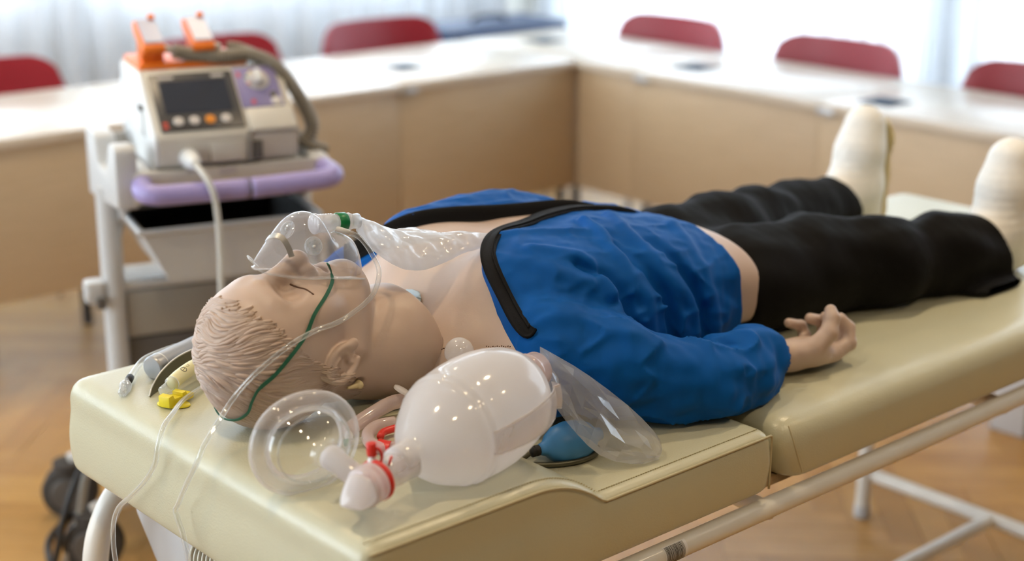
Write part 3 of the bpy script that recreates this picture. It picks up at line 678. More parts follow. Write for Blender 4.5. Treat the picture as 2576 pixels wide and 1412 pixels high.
# ---- moulded hair: locks laid on the scalp
def scalp(th, ph, lift=0.0):
    th = np.asarray(th, float); ph = np.asarray(ph, float)
    D = np.stack([-np.cos(th), -np.sin(th) * np.cos(ph), np.sin(th) * np.sin(ph)], -1)     # ph = 90 deg: face up; 0: near side
    lo = np.full(th.shape, 0.05); hi = np.full(th.shape, 0.135)
    for _ in range(16):
        mid = (lo + hi) / 2; v = HEADG.sample(HEADSDF, HC + D * mid[..., None]); inside = v < 0
        lo = np.where(inside, mid, lo); hi = np.where(inside, hi, mid)
    return HC + D * (lo + lift)[..., None], D
def hairline(ph):
    p = np.degrees(ph); p = (p + 180) % 360 - 180
    p = np.where(p > 90, 180 - p, p); p = np.where(p < -90, -180 - p, p)
    return np.radians(np.interp(p, [-90, -50, -25, -8, 8, 25, 45, 65, 90], [150, 148, 138, 122, 96, 82, 66, 57, 54]))
HR = np.random.default_rng(11); HVs = []; HFs = []; hcount = 0
def ang(D): return np.arccos(np.clip(-D[:, 0], -1, 1)), np.arctan2(D[:, 2], -D[:, 1])
def combed(P):
    """combing direction at scalp points: swept from the far parting across the crown, then back along the near side"""
    wgt = np.clip((P[:, 1] - (HM - 0.052)) / 0.045, 0, 1)[:, None]; wgt = wgt * wgt * (3 - 2 * wgt)
    F = wgt * np.array([0.30, -1.0, -0.10]) + (1 - wgt) * np.array([1.0, 0.02, -0.10])
    low = np.clip((0.86 - P[:, 2]) / 0.05, 0, 1)[:, None]; F = F + low * np.array([0.7, 0.25, 0.10])
    wob = 0.55 * np.sin(P[:, 0] * 95 + P[:, 2] * 60 + P[:, 1] * 70) + 0.35 * np.sin(P[:, 0] * 190 - P[:, 2] * 150 + P[:, 1] * 120)
    R = (P - HC) / np.linalg.norm(P - HC, axis=1)[:, None]; S = np.cross(R, F); return F + S * (wob * (0.30 + 0.45 * wgt[:, 0]))[:, None]
def locks(D0, length, wdt, hgt, n=12, extra=0.0):
    """a batch of tapered strands traced along the combing direction over the scalp"""
    global hcount
    N = len(D0); D = D0.copy(); ends = HR.uniform(-0.12, 0.05, N); pts = []; dirs = []; alive = np.ones(N, bool)
    for k in range(n):
        th, ph = ang(D); P, _ = scalp(th, ph); pts.append(P); dirs.append(D.copy())
        F = combed(P); F -= D * (F * D).sum(1)[:, None]; F /= np.linalg.norm(F, axis=1)[:, None] + 1e-9
        D2 = P + F * (length / (n - 1))[:, None] - HC; D2 /= np.linalg.norm(D2, axis=1)[:, None]
        t2, p2 = ang(D2); alive &= t2 < hairline(p2) + extra + ends; D = np.where(alive[:, None], D2, D)
    base = np.stack(pts, 1); DD = np.stack(dirs, 1); u = np.linspace(0, 1, n)[None]
    pr = np.broadcast_to(np.clip(np.sin(np.clip(u * 0.95 + 0.07, 0, 1) * PI), 0, 1) ** 0.6, base.shape[:2])
    T = np.gradient(base, axis=1); T /= np.linalg.norm(T, axis=2)[..., None] + 1e-9
    B = np.cross(DD, T); B /= np.linalg.norm(B, axis=2)[..., None] + 1e-9
    off = [(1, None), (0.6, 0.62), (0, 1.0), (-0.6, 0.62), (-1, None)]; Q = []
    for a, b in off:
        hh = -0.0010 * np.ones_like(pr) if b is None else hgt[:, None] * pr * b
        Q.append(base + B * (wdt[:, None] * pr * a)[..., None] + DD * hh[..., None])
    Q = np.stack(Q, 2).reshape(-1, 3)
    i, j, k = np.meshgrid(np.arange(N), np.arange(n - 1), np.arange(4), indexing='ij'); q = ((i * n + j) * 5 + k).ravel()
    HFs.append(np.stack([q, q + 1, q + 6, q + 5], 1) + hcount); HVs.append(Q); hcount += len(Q)
def seeds(N, keep):
    z = HR.normal(size=(N * 4, 3)); z /= np.linalg.norm(z, axis=1)[:, None]; th, ph = ang(z); return z[(th < hairline(ph) - 0.02) & keep(z, th, ph)][:N]
D0 = seeds(4200, lambda z, th, ph: (z[:, 1] < 0.55)); N_ = len(D0); tp = np.clip(D0[:, 2] + 0.35, 0, 1)
locks(D0, HR.uniform(0.020, 0.042, N_), HR.uniform(0.0009, 0.0017, N_), HR.uniform(0.0008, 0.0017, N_) * (1 + 0.6 * tp))
D0 = seeds(330, lambda z, th, ph: (z[:, 1] < 0.5) & (z[:, 0] < -0.25) & (z[:, 2] > -0.35)); N_ = len(D0)     # wavy clumps on crown and top
locks(D0, HR.uniform(0.024, 0.040, N_), HR.uniform(0.0024, 0.0040, N_), HR.uniform(0.0022, 0.0040, N_))
phf = np.radians(HR.uniform(35, 120, 60)); thf = hairline(phf) - HR.uniform(0.02, 0.22, 60)                       # fringe
D0 = np.stack([-np.cos(thf), -np.sin(thf) * np.cos(phf), np.sin(thf) * np.sin(phf)], -1)
locks(D0, HR.uniform(0.026, 0.044, 60), HR.uniform(0.0016, 0.0030, 60), HR.uniform(0.0018, 0.0032, 60), extra=0.07)
HV = np.vstack(HVs); HF = np.vstack(HFs)
hair = part('hair', HV, HF, 'hair')
# ---- small parts on head and chest
def head_point(px, py, pz):       # nearest outward point on the head surface from a guess
    p = np.array([px, py, pz]); dd = p - np.array([px, HM, 0.895]); dd /= np.linalg.norm(dd); ts = np.linspace(0.02, 0.14, 400)
    P = np.array([px, HM, 0.895]) + ts[:, None] * dd; v = HEADG.sample(HEADSDF, P); i = np.argmax(v > 0); return P[i], dd
sl = [head_point(x, y, z)[0] for x, y, z in ((0.150, 0.353, 0.967), (0.155, 0.344, 0.966), (0.159, 0.336, 0.962), (0.161, 0.327, 0.955))]
part('eye_slit', *sweep(catmull(sl, 5), 0.0011, 6), 'dark_slit')
sl2 = [(x, 2 * HM - y, z) for x, y, z in sl]
part('eye_slit', *sweep(catmull(sl2, 5), 0.0011, 6), 'dark_slit')
part('hinge_peg', *sweep(catmull([(0.2000, 0.3035, 0.8420), (0.2080, 0.3045, 0.8410), (0.2150, 0.3060, 0.8405), (0.2205, 0.3070, 0.8405), (0.2230, 0.3080, 0.8408)], 5), np.concatenate([np.linspace(0.0016, 0.0040, 12), np.array([0.0050, 0.0058, 0.0062, 0.0064, 0.0064, 0.0062, 0.0056, 0.0046, 0.0026])]), 12), 'peg')
# ---- jacket: an open shell over the torso with two sleeves, gathered folds and black zip tapes
NEAR_EDGE = [(0.385, 0.100), (0.396, 0.150), (0.402, 0.190), (0.408, 0.230), (0.420, 0.275), (0.440, 0.320), (0.485, 0.357), (0.545, 0.380), (0.610, 0.402), (0.680, 0.418), (0.740, 0.420), (0.800, 0.410), (0.860, 0.402)]
FAR_EDGE = [(0.360, 0.660), (0.400, 0.610), (0.450, 0.565), (0.510, 0.530), (0.570, 0.508), (0.640, 0.492), (0.700, 0.478), (0.745, 0.455), (0.775, 0.430), (0.800, 0.416), (0.860, 0.408)]
NE = catmull([(*q, 0) for q in NEAR_EDGE], 6)[:, :2]; FE = catmull([(*q, 0) for q in FAR_EDGE], 6)[:, :2]
gj = Field((0.345, -0.005, 0.744), (0.890, 0.80, 1.005), 0.0033)
X2, Y2 = gj.x[:, :, 0], gj.y[:, :, 0]
x1 = gj.x[:, 0, 0]
ne_y = np.interp(x1, NE[:, 0], NE[:, 1], left=-1.0); fe_y = np.interp(x1, FE[:, 0], FE[:, 1], left=1.0)
ne_y = np.where(x1 < 0.448, np.interp(x1, [0.345, 0.40, 0.448], [0.02, 0.12, 0.235]), ne_y)
def poly_sd(P, Q):
    """unsigned distance in the xy plane from grid points to a polyline"""
    best = np.full(P.shape[:-1], 9.0)
    for a, b in zip(Q[:-1], Q[1:]):
        dv = b - a; t = np.clip(((P - a) @ dv) / (dv @ dv + 1e-12), 0, 1); best = np.minimum(best, np.linalg.norm(P - a - t[..., None] * dv, axis=-1))
    return best
PXY = np.stack(np.broadcast_arrays(X2, Y2), -1)
from mathutils.geometry import intersect_point_line
def inside_poly(P, poly):
    x, y = P[..., 0], P[..., 1]; c = np.zeros(x.shape, bool); n = len(poly)
    for i in range(n):
        (xa, ya), (xb, yb) = poly[i], poly[(i + 1) % n]
        cond = ((ya > y) != (yb > y)) & (x < (xb - xa) * (y - ya) / (yb - ya + 1e-12) + xa); c ^= cond
    return c
OPEN = [(0.30, 0.0), (0.36, 0.05)] + [tuple(q) for q in NE] + [tuple(q) for q in FE[::-1]] + [(0.30, 0.74)]
ins_o = inside_poly(PXY, OPEN); dd = np.minimum(poly_sd(PXY, NE), poly_sd(PXY, FE)); open_sd = np.where(ins_o, -dd, dd)[:, :, None]
tj = torso_sdf(gj, 0.015)
for s in (-1, 1):
    tj = smin(tj, gj.ell((0.50, TM + s * 0.085, 0.926), (0.085, 0.085, 0.046)), 0.05)
    tj = smin(tj, gj.ell((0.455, TM + s * 0.190, 0.840), (0.075, 0.070, 0.072)), 0.04)
tj = smin(tj, gj.ell((0.63, 0.565, 0.915), (0.17, 0.055, 0.062)), 0.04)      # far flap heaped up
tj = smin(tj, gj.ell((0.425, 0.585, 0.868), (0.060, 0.060, 0.058)), 0.03)     # collar spread behind the neck
# folds: ridge polylines over the near flank (x, y, z, height, width)
FOLDS = [
 ([(0.498, 0.280, 0.978), (0.560, 0.235, 0.955), (0.568, 0.195, 0.920)], 0.010, 0.012),
 ([(0.655, 0.340, 0.982), (0.640, 0.290, 0.970), (0.622, 0.237, 0.948), (0.625, 0.212, 0.917), (0.640, 0.200, 0.890), (0.645, 0.195, 0.820)], 0.013, 0.0105),
 ([(0.725, 0.360, 0.972), (0.690, 0.280, 0.960), (0.690, 0.222, 0.920), (0.725, 0.208, 0.880), (0.742, 0.204, 0.845), (0.745, 0.203, 0.800)], 0.014, 0.0105),
 ([(0.812, 0.312, 0.951), (0.778, 0.240, 0.924), (0.778, 0.213, 0.885), (0.790, 0.206, 0.840), (0.800, 0.205, 0.800)], 0.011, 0.0105),
 ([(0.455, 0.285, 0.962), (0.495, 0.232, 0.955), (0.537, 0.212, 0.934)], 0.006, 0.012),
 ([(0.500, 0.345, 0.985), (0.560, 0.330, 0.985), (0.620, 0.310, 0.978)], 0.005, 0.012),
 ([(0.545, 0.240, 0.955), (0.580, 0.212, 0.932), (0.600, 0.196, 0.880), (0.600, 0.195, 0.815)], -0.010, 0.013),
 ([(0.640, 0.262, 0.957), (0.655, 0.222, 0.938), (0.685, 0.204, 0.875), (0.697, 0.200, 0.810)], -0.011, 0.013),
 ([(0.715, 0.262, 0.950), (0.730, 0.222, 0.918), (0.762, 0.205, 0.850), (0.772, 0.204, 0.800)], -0.010, 0.012),
 ([(0.660, 0.300, 0.968), (0.665, 0.262, 0.960)], -0.005, 0.010)]
def seg_dist(g, pts):
    best = None
    for a, b in zip(pts[:-1], pts[1:]):
        e = g.cap(a, b, 0.0); best = e if best is None else np.minimum(best, e)
    return best
for pts, hgt, wd in FOLDS:
    q = catmull(pts, 3); e = seg_dist(gj, q); tj = tj - 1.25 * hgt * np.exp(-(e / (0.82 * wd)) ** 2)
tj = tj - 0.0022 * vnoise(gj.x * 55, gj.y * 40, gj.z * 40, 3) - 0.0012 * vnoise(gj.x * 120, gj.y * 90, gj.z * 90, 5)
tj = tj - 0.0030 * (1 - np.abs(vnoise(gj.x * 38 + gj.z * 20, gj.y * 34 + gj.z * 30, gj.z * 26, 13))) ** 5
hem = gj.x - 0.866 + 0.10 * (gj.z - 0.86) - 0.006 * np.sin(gj.y * 26)
tj = smax(tj, hem, 0.006)
WHOLE = tj                        # closed surface before cutting the front
tj = smax(tj, -np.maximum(open_sd, 0.80 - gj.z), 0.004)
tj = smax(tj, 0.352 - gj.x, 0.01)
# sleeves
def sleeve(s):
    Yv = lambda y: y if s < 0 else 2 * TM - y - 0.03
    P = [(0.470, Yv(0.215), 0.850), (0.535, Yv(0.165), 0.830), (0.600, Yv(0.122), 0.806), (0.655, Yv(0.099), 0.795), (0.730, Yv(0.101), 0.793), (0.785, Yv(0.118), 0.790), (0.812, Yv(0.126), 0.787)]
    e = gj.chain(P, [0.075, 0.064, 0.053, 0.048, 0.045, 0.043, 0.040], 0.03)
    wob = 0.0055 * vnoise(gj.x * 42 + gj.z * 22, gj.y * 20, gj.z * 55, 9 + s) + 0.0030 * vnoise(gj.x * 95, gj.y * 40, gj.z * 80, 20 + s)
    fd = [([(0.50, Yv(0.175), 0.900), (0.545, Yv(0.135), 0.875), (0.575, Yv(0.095), 0.845)], 0.007, 0.010), ([(0.545, Yv(0.165), 0.885), (0.585, Yv(0.145), 0.866), (0.62, Yv(0.10), 0.845)], 0.011, 0.009),
          ([(0.585, Yv(0.17), 0.860), (0.625, Yv(0.145), 0.852), (0.66, Yv(0.105), 0.842)], 0.011, 0.009), ([(0.70, Yv(0.135), 0.836), (0.735, Yv(0.10), 0.836), (0.75, Yv(0.065), 0.81)], 0.009, 0.010),
          ([(0.60, Yv(0.08), 0.838), (0.62, Yv(0.06), 0.81), (0.63, Yv(0.052), 0.78)], 0.006, 0.010), ([(0.66, Yv(0.09), 0.840), (0.69, Yv(0.06), 0.82), (0.70, Yv(0.055), 0.785)], 0.008, 0.009), ([(0.775, Yv(0.14), 0.83), (0.785, Yv(0.10), 0.83), (0.79, Yv(0.075), 0.80)], 0.007, 0.008),
          ([(0.565, Yv(0.155), 0.882), (0.60, Yv(0.125), 0.86), (0.63, Yv(0.09), 0.838)], -0.007, 0.007), ([(0.68, Yv(0.12), 0.838), (0.715, Yv(0.085), 0.83), (0.725, Yv(0.06), 0.80)], -0.006, 0.008)]
    e = e - wob - 0.0065 * (1 - np.abs(vnoise(gj.x * 34 + gj.y * 22, gj.y * 30, gj.z * 48 - gj.x * 18, 31 + s))) ** 5
    for pts, hgt, wd in fd:
        q = seg_dist(gj, catmull(pts, 3)); e = e - 1.2 * hgt * np.exp(-(q / (0.85 * wd)) ** 2)
    e = smax(e, gj.x - 0.812, 0.016); return e
near_sl = sleeve(-1); far_sl = sleeve(1)
jk = smin(tj, smin(near_sl, far_sl, 0.012), 0.012)
jk = smax(jk, ZB + 0.0015 - gj.z, 0.004)
Vj, Fj = gj.mesh(jk); Vj = relax(Vj, Fj, 1, 0.5)
jacket = part('jacket', Vj, Fj, 'jacket')
# gathered elastic cuffs
for s in (-1, 1):
    Yv = lambda y: y if s < 0 else 2 * TM - y - 0.03
    V = []; na = 96; st_ = [(0.800, 0.030), (0.806, 0.0345), (0.812, 0.0352), (0.826, 0.0345), (0.838, 0.0338), (0.8415, 0.0322), (0.8405, 0.0300), (0.825, 0.0295)]
    for (x, r_) in st_:
        for k in range(na):
            a = 2 * PI * k / na; rr_ = r_ + 0.0016 * math.sin(a * 17 + 2 * math.sin(x * 300)) * (0.4 if x < 0.803 else 1); f_ = (x - 0.80) / 0.04
            V.append((x, Yv(0.1265 + 0.003 * f_) + rr_ * math.cos(a), max(ZB + 0.0015, 0.787 - 0.002 * f_ + rr_ * math.sin(a))))
    part('cuff', np.array(V), np.array(grid_faces(len(st_), na, False, True)), 'jacket', jacket)
# zip tapes follow the edges on top of the cloth
WH = np.minimum(WHOLE, np.minimum(near_sl, far_sl))
def cloth_top(x, y):
    zs = np.arange(0.99, 0.76, -0.002); P = np.stack([np.full_like(zs, x), np.full_like(zs, y), zs], -1); v = gj.sample(WH, P); i = int(np.argmax(v < 0)); return zs[i]
def smooth_rows(A, n=13):
    ker = np.hanning(n + 2)[1:-1]; ker /= ker.sum(); p = n // 2
    return np.stack([np.convolve(np.pad(A[:, c], p, mode='edge'), ker, 'valid') for c in range(A.shape[1])], 1)
def cloth_grad(P, h=0.005):
    G = np.stack([gj.sample(WH, P + np.eye(3)[c] * h) - gj.sample(WH, P - np.eye(3)[c] * h) for c in range(3)], -1); return G / (np.linalg.norm(G, axis=-1)[..., None] + 1e-9)
def zip_tape(E, side, width, name, o0=-0.0035, drop=0.0):
    """ribbon that lies on the cloth along the edge E and hangs `drop` into the opening"""
    E = np.asarray(E); P0 = smooth_rows(np.array([(x, y, cloth_top(x, y)) for x, y in E])); T = np.gradient(P0, axis=0); T /= np.linalg.norm(T, axis=1)[:, None]
    Nrm = smooth_rows(cloth_grad(P0), 9); S = np.cross(Nrm, T) * side; S /= np.linalg.norm(S, axis=1)[:, None]; k = 6; cols = []; nrms = []
    for j in range(k):
        o = o0 + width * j / (k - 1); P = P0 + S * max(o, 0.0)
        for _ in range(4): P = P - cloth_grad(P) * np.clip(gj.sample(WH, P), -0.01, 0.01)[:, None]
        if o < 0: P = P + S * o * (0.5 if drop else 1.0) - np.array([0, 0, 1.0]) * drop * (-o / abs(o0))
        P = smooth_rows(P, 9); nrms.append(Nrm); cols.append(P + Nrm * (0.0030 + (0.0030 if j == 0 and not drop else 0.002 * math.sin(PI * j / (k - 1)))))
    V = np.stack(cols, 1).reshape(-1, 3); n = len(V); B = V - np.stack(nrms, 1).reshape(-1, 3) * 0.0050
    F = grid_faces(len(E), k); F = [f if side > 0 else f[::-1] for f in F]; F += [tuple(q + n for q in f[::-1]) for f in F]; m = len(E)
    for i in range(m - 1):
        F.append((i * k, (i + 1) * k, (i + 1) * k + n, i * k + n)); F.append((i * k + k - 1, i * k + k - 1 + n, (i + 1) * k + k - 1 + n, (i + 1) * k + k - 1))
    F.append(tuple(range(k)) + tuple(n + q for q in range(k - 1, -1, -1)))
    z = part(name, np.vstack([V, B]), F, 'zip', jacket); return V.reshape(-1, k, 3), z
Vn, zn = zip_tape(NE[7:], -1, 0.021, 'zip_tape'); Vf, zf = zip_tape(FE[6:-12], 1, 0.026, 'zip_tape', -0.018, 0.026)
# zip teeth: a fine ridged cord along the inner side of the near tape
L = np.cumsum(np.r_[0, np.linalg.norm(np.diff(Vn[:, 4], axis=0), axis=1)]); nt_ = int(L[-1] / 0.0018); ts = np.linspace(0, L[-1], nt_)
cord = np.stack([np.interp(ts, L, Vn[:, 4, k]) for k in range(3)], 1) + np.array([0, 0, 0.0012])
part('zip_teeth', *sweep(cord, 0.0011 + 0.0006 * (np.arange(nt_) % 2), 5), 'zip', jacket)
for ch in jacket.children: ch.location = (0, 0, 0)
# ---- trousers
gt = Field((0.80, 0.13, 0.744), (1.66, 0.665, 0.955), 0.0055)
hipz = table([(0.80, 0.170, 0.905), (0.92, 0.176, 0.905), (1.02, 0.176, 0.892), (1.12, 0.17, 0.870)])
hw, zt = hipz(gt.x); cz = (zt + 0.75) / 2; hz = (zt - 0.75) / 2
pe = ((np.abs((gt.y - 0.392) / hw) ** 2.8 + np.abs((gt.z - cz) / hz) ** 2.8) ** (1 / 2.8) - 1) * hz
pe = smax(pe, gt.x - 1.08, 0.06); pe = smax(pe, 0.905 - gt.x, 0.01)
def trouser_leg(y0, y1, y2, x_end, s):
    e = gt.chain([(0.98, y0, 0.835), (1.12, y0 + 0.2 * (y1 - y0), 0.828), (1.26, y1, 0.822), (1.40, (y1 + y2) / 2, 0.812), (x_end + 0.05, y2, 0.805)], [0.082, 0.080, 0.070, 0.064, 0.066], 0.04)
    e = e - 0.0060 * vnoise(gt.x * 30 + gt.z * 30, gt.y * 25, gt.z * 45, 40 + s) - 0.0025 * vnoise(gt.x * 70, gt.y * 60, gt.z * 60, 50 + s)
    e = smin(e, gt.ell((x_end - 0.03, y2 - 0.035, 0.757), (0.085, 0.055, 0.013)), 0.02)
    return smax(e, gt.x - x_end - 0.30 * (0.83 - gt.z), 0.006)
pe = smin(pe, trouser_leg(0.305, 0.245, 0.205, 1.512, 1), 0.035)
pe = smin(pe, trouser_leg(0.478, 0.520, 0.560, 1.548, 2), 0.035)
pe = smax(pe, ZB + 0.0015 - gt.z, 0.004)
Vp, Fp = gt.mesh(pe); part('trousers', relax(Vp, Fp, 2), Fp, 'trousers')
# ---- shoes, toes up
def shoe(name, hx, y, lean, splay):
    g = Field((hx - 0.17, y - 0.085, 0.742), (hx + 0.13, y + 0.085, 1.030), 0.0040)
    def P(dx, dz, dy=0.0): return (hx + dx + lean * dz, y + dy + splay * dz, ZB + dz)
    e = g.chain([P(-0.008, 0.036), P(-0.026, 0.100), P(-0.032, 0.160), P(-0.024, 0.208)], [0.037, 0.042, 0.043, 0.037], 0.02)
    e = smin(e, g.chain([P(-0.100, 0.072), P(-0.045, 0.080)], [0.043, 0.046]), 0.03)     # ankle
    e = smin(e, g.chain([P(-0.078, 0.085), P(-0.050, 0.150), P(-0.034, 0.205)], [0.034, 0.034, 0.030], 0.02), 0.03)     # instep
    e = e - 0.0009 * np.sin((g.z - ZB) * 420) * np.exp(-(((g.x - (hx - 0.075 + lean * (g.z - ZB))) / 0.03) ** 2)) * np.exp(-(((g.z - ZB - 0.125) / 0.06) ** 2))   # lacing ridges
    e = smax(e, ZB + 0.0015 - g.z, 0.004)
    V, F = g.mesh(e); sh = part(name, relax(V, F, 2), F, 'shoe')
    # sole
    g3 = g; so = g3.chain([P(0.016, 0.034), P(0.000, 0.110), P(-0.004, 0.180), P(-0.010, 0.222)], [0.034, 0.037, 0.042, 0.032], 0.02); so = smax(so, -(g3.x - (hx + 0.020 + lean * (g3.z - ZB))), 0.004); so = smax(so, g3.x - (hx + 0.034 + lean * (g3.z - ZB)), 0.004)
    so = smax(so, ZB + 0.0015 - g3.z, 0.003); V, F = g3.mesh(so); q = part('sole', relax(V, F, 1), F, 'sole', sh); q.location = (0, 0, 0)
    return sh
shoe('shoe', 1.602, 0.205, 0.06, 0.02); shoe('shoe', 1.662, 0.565, 0.10, 0.04)
# ---- light blue electrode pad showing behind the neck lip
g5 = Field((0.32, 0.36, 0.86), (0.47, 0.52, 0.98), 0.003)
e5 = np.maximum(np.abs(torso_sdf(g5) - 0.004) - 0.002, np.sqrt((g5.x - 0.358) ** 2 + (g5.y - 0.398) ** 2) - 0.030); V5, F5 = g5.mesh(e5); part('chest_pad', V5, F5, 'pad_blue')
# ---- stitched seams on the chest skin (dashes)
mb = MB()
def chest_z(x, y):
    zs = np.arange(0.98, 0.77, -0.0015); P = np.stack([np.full_like(zs, x), np.full_like(zs, y), zs], -1); v = TORG.sample(TORSDF, P); return zs[int(np.argmax(v < 0))]
for (xa, ya, xb, yb) in ((0.348, 0.302, 0.3613, 0.2907), (0.386, 0.2465, 0.398, 0.209)):
    for k in range(12):
        u = k / 12.0; x = xa + (xb - xa) * u; y = ya + (yb - ya) * u; z = chest_z(x, y) + 0.0004
        mb.add([np.array(v) + np.array((x, y, z)) - MO for v in vbox(-0.0011, 0.0011, -0.0004, 0.0004, -0.0006, 0.0006)[0]], vbox(0, 1, 0, 1, 0, 1)[1])
sx_ = mb.build('skin_stitching', 'dark_slit', manikin, False); sx_['kind'] = 'stuff'

# ================================================================ oxygen mask with reservoir bag
clear_mat('clear_plastic', (0.985, 0.99, 1.0), (0.85, 0.87, 0.92), base=0.025, edge=0.60, rough=0.03, blend=0.30, transl=0.4, spec=0.75, gloss=0.085)
clear_mat('clear_tubing', (0.96, 0.97, 0.97), (0.86, 0.88, 0.88), base=0.07, edge=0.62, rough=0.05, blend=0.4, transl=0.4, spec=0.6, gloss=0.08)
clear_mat('milky_film', (0.97, 0.97, 0.98), (0.90, 0.91, 0.93), base=0.40, edge=0.80, rough=0.10, blend=0.42, transl=0.55, spec=0.5, gloss=0.08)
clear_mat('crackle_film', (0.97, 0.97, 0.98), (0.80, 0.80, 0.80), base=0.16, edge=0.60, rough=0.05, blend=0.40, transl=0.5, spec=0.6, gloss=0.10)
clear_mat('silicone', (0.96, 0.96, 0.98), (0.97, 0.96, 0.985), base=0.80, edge=0.97, rough=0.10, blend=0.45, transl=0.62, spec=0.42)
clear_mat('silicone_clear', (0.96, 0.95, 0.95), (0.86, 0.84, 0.85), base=0.16, edge=0.70, rough=0.07, blend=0.42, transl=0.45, spec=0.45)
clear_mat('pink_silicone', (0.96, 0.90, 0.90), (0.86, 0.72, 0.70), base=0.55, edge=0.92, rough=0.10, blend=0.45, transl=0.4, spec=0.45)
mat('white_plastic', (0.82, 0.83, 0.83), 0.35, sss=0.1)
mat('green_plastic', (0.0, 0.20, 0.055), 0.35)
mat('green_elastic', (0.008, 0.115, 0.060), 0.6, bump=0.3, bscale=900)
mat('aluminium', (0.62, 0.62, 0.60), 0.38, metal=0.9)
mat('red_plastic', (0.72, 0.035, 0.025), 0.35)
mat('yellow_plastic', (0.80, 0.66, 0.02), 0.4)
mat('blue_rubber', (0.055, 0.24, 0.52), 0.42)
mat('black_rubber', (0.012, 0.012, 0.013), 0.5)
mat('grey_metal', (0.40, 0.41, 0.42), 0.38, metal=0.6)
mat('dark_blade', (0.13, 0.125, 0.085), 0.35, metal=0.7)
def shifted(V, O): return np.asarray(V, float) - O
class Thing:
    """an Empty at the thing's base; parts are given in world coordinates"""
    def __init__(s, name, base, label, cat, group=None): s.o = empty(name, tuple(base), 0, label, cat, group); s.O = np.array(base, float)
    def add(s, name, VF, m, parent=None, smooth=True):
        V, F = VF; return mesh_obj(name, shifted(V, s.O), F if isinstance(F, list) else np.asarray(F), m, parent or s.o, smooth)
    def boxw(s, name, x0, x1, y0, y1, z0, z1, m, parent=None, bev=0.0): v, f = vbox(x0, x1, y0, y1, z0, z1, bev); return s.add(name, (v, f), m, parent, 30)
MY = 0.368
mask = Thing('oxygen_mask', (0.19, MY, 0.985), 'clear oxygen mask with green strap and milky reservoir bag on the manikin face', 'oxygen mask')
ST = np.array([(0.111, 1.015, 0.113, 0.003, 1.008), (0.118, 1.021, 0.122, 0.010, 1.001), (0.135, 1.038, 0.138, 0.017, 0.996), (0.155, 1.056, 0.155, 0.023, 0.991), (0.172, 1.064, 0.172, 0.028, 0.988), (0.190, 1.064, 0.188, 0.031, 0.986), (0.204, 1.056, 0.203, 0.034, 0.984), (0.212, 1.042, 0.213, 0.035, 0.982), (0.220, 1.032, 0.222, 0.035, 0.980), (0.236, 1.029, 0.236, 0.033, 0.977), (0.253, 1.019, 0.250, 0.028, 0.972), (0.262, 0.999, 0.260, 0.019, 0.967), (0.268, 0.976, 0.269, 0.006, 0.962)])
SD = catmull(ST, 4); nu = len(SD); nv = 29
def mask_pt(k, v, lift=0.0):
    sx, sz, rx, wd, rz = [np.interp(k, np.arange(nu), SD[:, c]) for c in range(5)]
    a = PI * v; ca, sa = math.cos(a), math.sin(a); ca = math.copysign(abs(ca) ** 0.82, ca); sa = abs(sa) ** 0.82
    C0 = np.array([rx, MY, rz]); return C0 + np.array([0, -wd * ca, 0]) * (1 + lift) + np.array([sx - rx, 0, sz - rz]) * sa * (1 + lift)
Vm = [mask_pt(i, j / (nv - 1)) for i in range(nu) for j in range(nv)]
fp = mask.add('face_piece', (Vm, grid_faces(nu, nv)), 'clear_plastic')
rimp = [mask_pt(i, 0) for i in range(nu)] + [mask_pt(i, 1) for i in range(nu - 1, -1, -1)]
rimp = np.array(rimp); cen = rimp.mean(0); fl = rimp + (rimp - cen) * np.array([0.05, 0.22, 0]) + np.array([0, 0, -0.002])
Vr2 = np.vstack([rimp, fl]); n_ = len(rimp); mask.add('rim_flange', (Vr2, [(i, (i + 1) % n_, n_ + (i + 1) % n_, n_ + i) for i in range(n_)]), 'clear_plastic', fp)
mask.add('rim_bead', sweep(fl, 0.0011, 8, closed=True), 'clear_tubing', fp)
mask.add('nose_lip', sweep(catmull([(0.112, MY - 0.006, 1.008), (0.104, MY - 0.010, 1.014), (0.101, MY - 0.004, 1.019), (0.105, MY + 0.006, 1.020), (0.112, MY + 0.008, 1.014), (0.113, MY + 0.002, 1.008)], 5), 0.0010, 6), 'clear_tubing', fp)
# nose clip: metal strip over the bridge
Vc = []
for i in range(14):
    f_ = i / 13; m_ = mask_pt(7.6 + 3.6 * f_, 0.60 - 0.50 * f_, 0.03); d_ = mask_pt(9.1 + 3.6 * f_, 0.60 - 0.50 * f_, 0.03) - mask_pt(6.1 + 3.6 * f_, 0.60 - 0.50 * f_, 0.03); d_ /= np.linalg.norm(d_); Vc += [m_ - d_ * 0.0036, m_ + d_ * 0.0036]
Vc = np.array(Vc); up_ = np.array([0, -0.2, 1.0]) * 0.0008
clip = mask.add('nose_clip', (np.vstack([Vc, Vc + up_]), [(2 * i, 2 * i + 1, 2 * i + 3, 2 * i + 2)[::-1] for i in range(13)] + [(2 * i + 28, 2 * i + 29, 2 * i + 31, 2 * i + 30) for i in range(13)] + [(2 * i, 2 * i + 2, 2 * i + 30, 2 * i + 28) for i in range(13)] + [(2 * i + 1, 2 * i + 29, 2 * i + 31, 2 * i + 3) for i in range(13)] + [(0, 28, 29, 1), (26, 27, 55, 54)]), 'aluminium', None, 40)
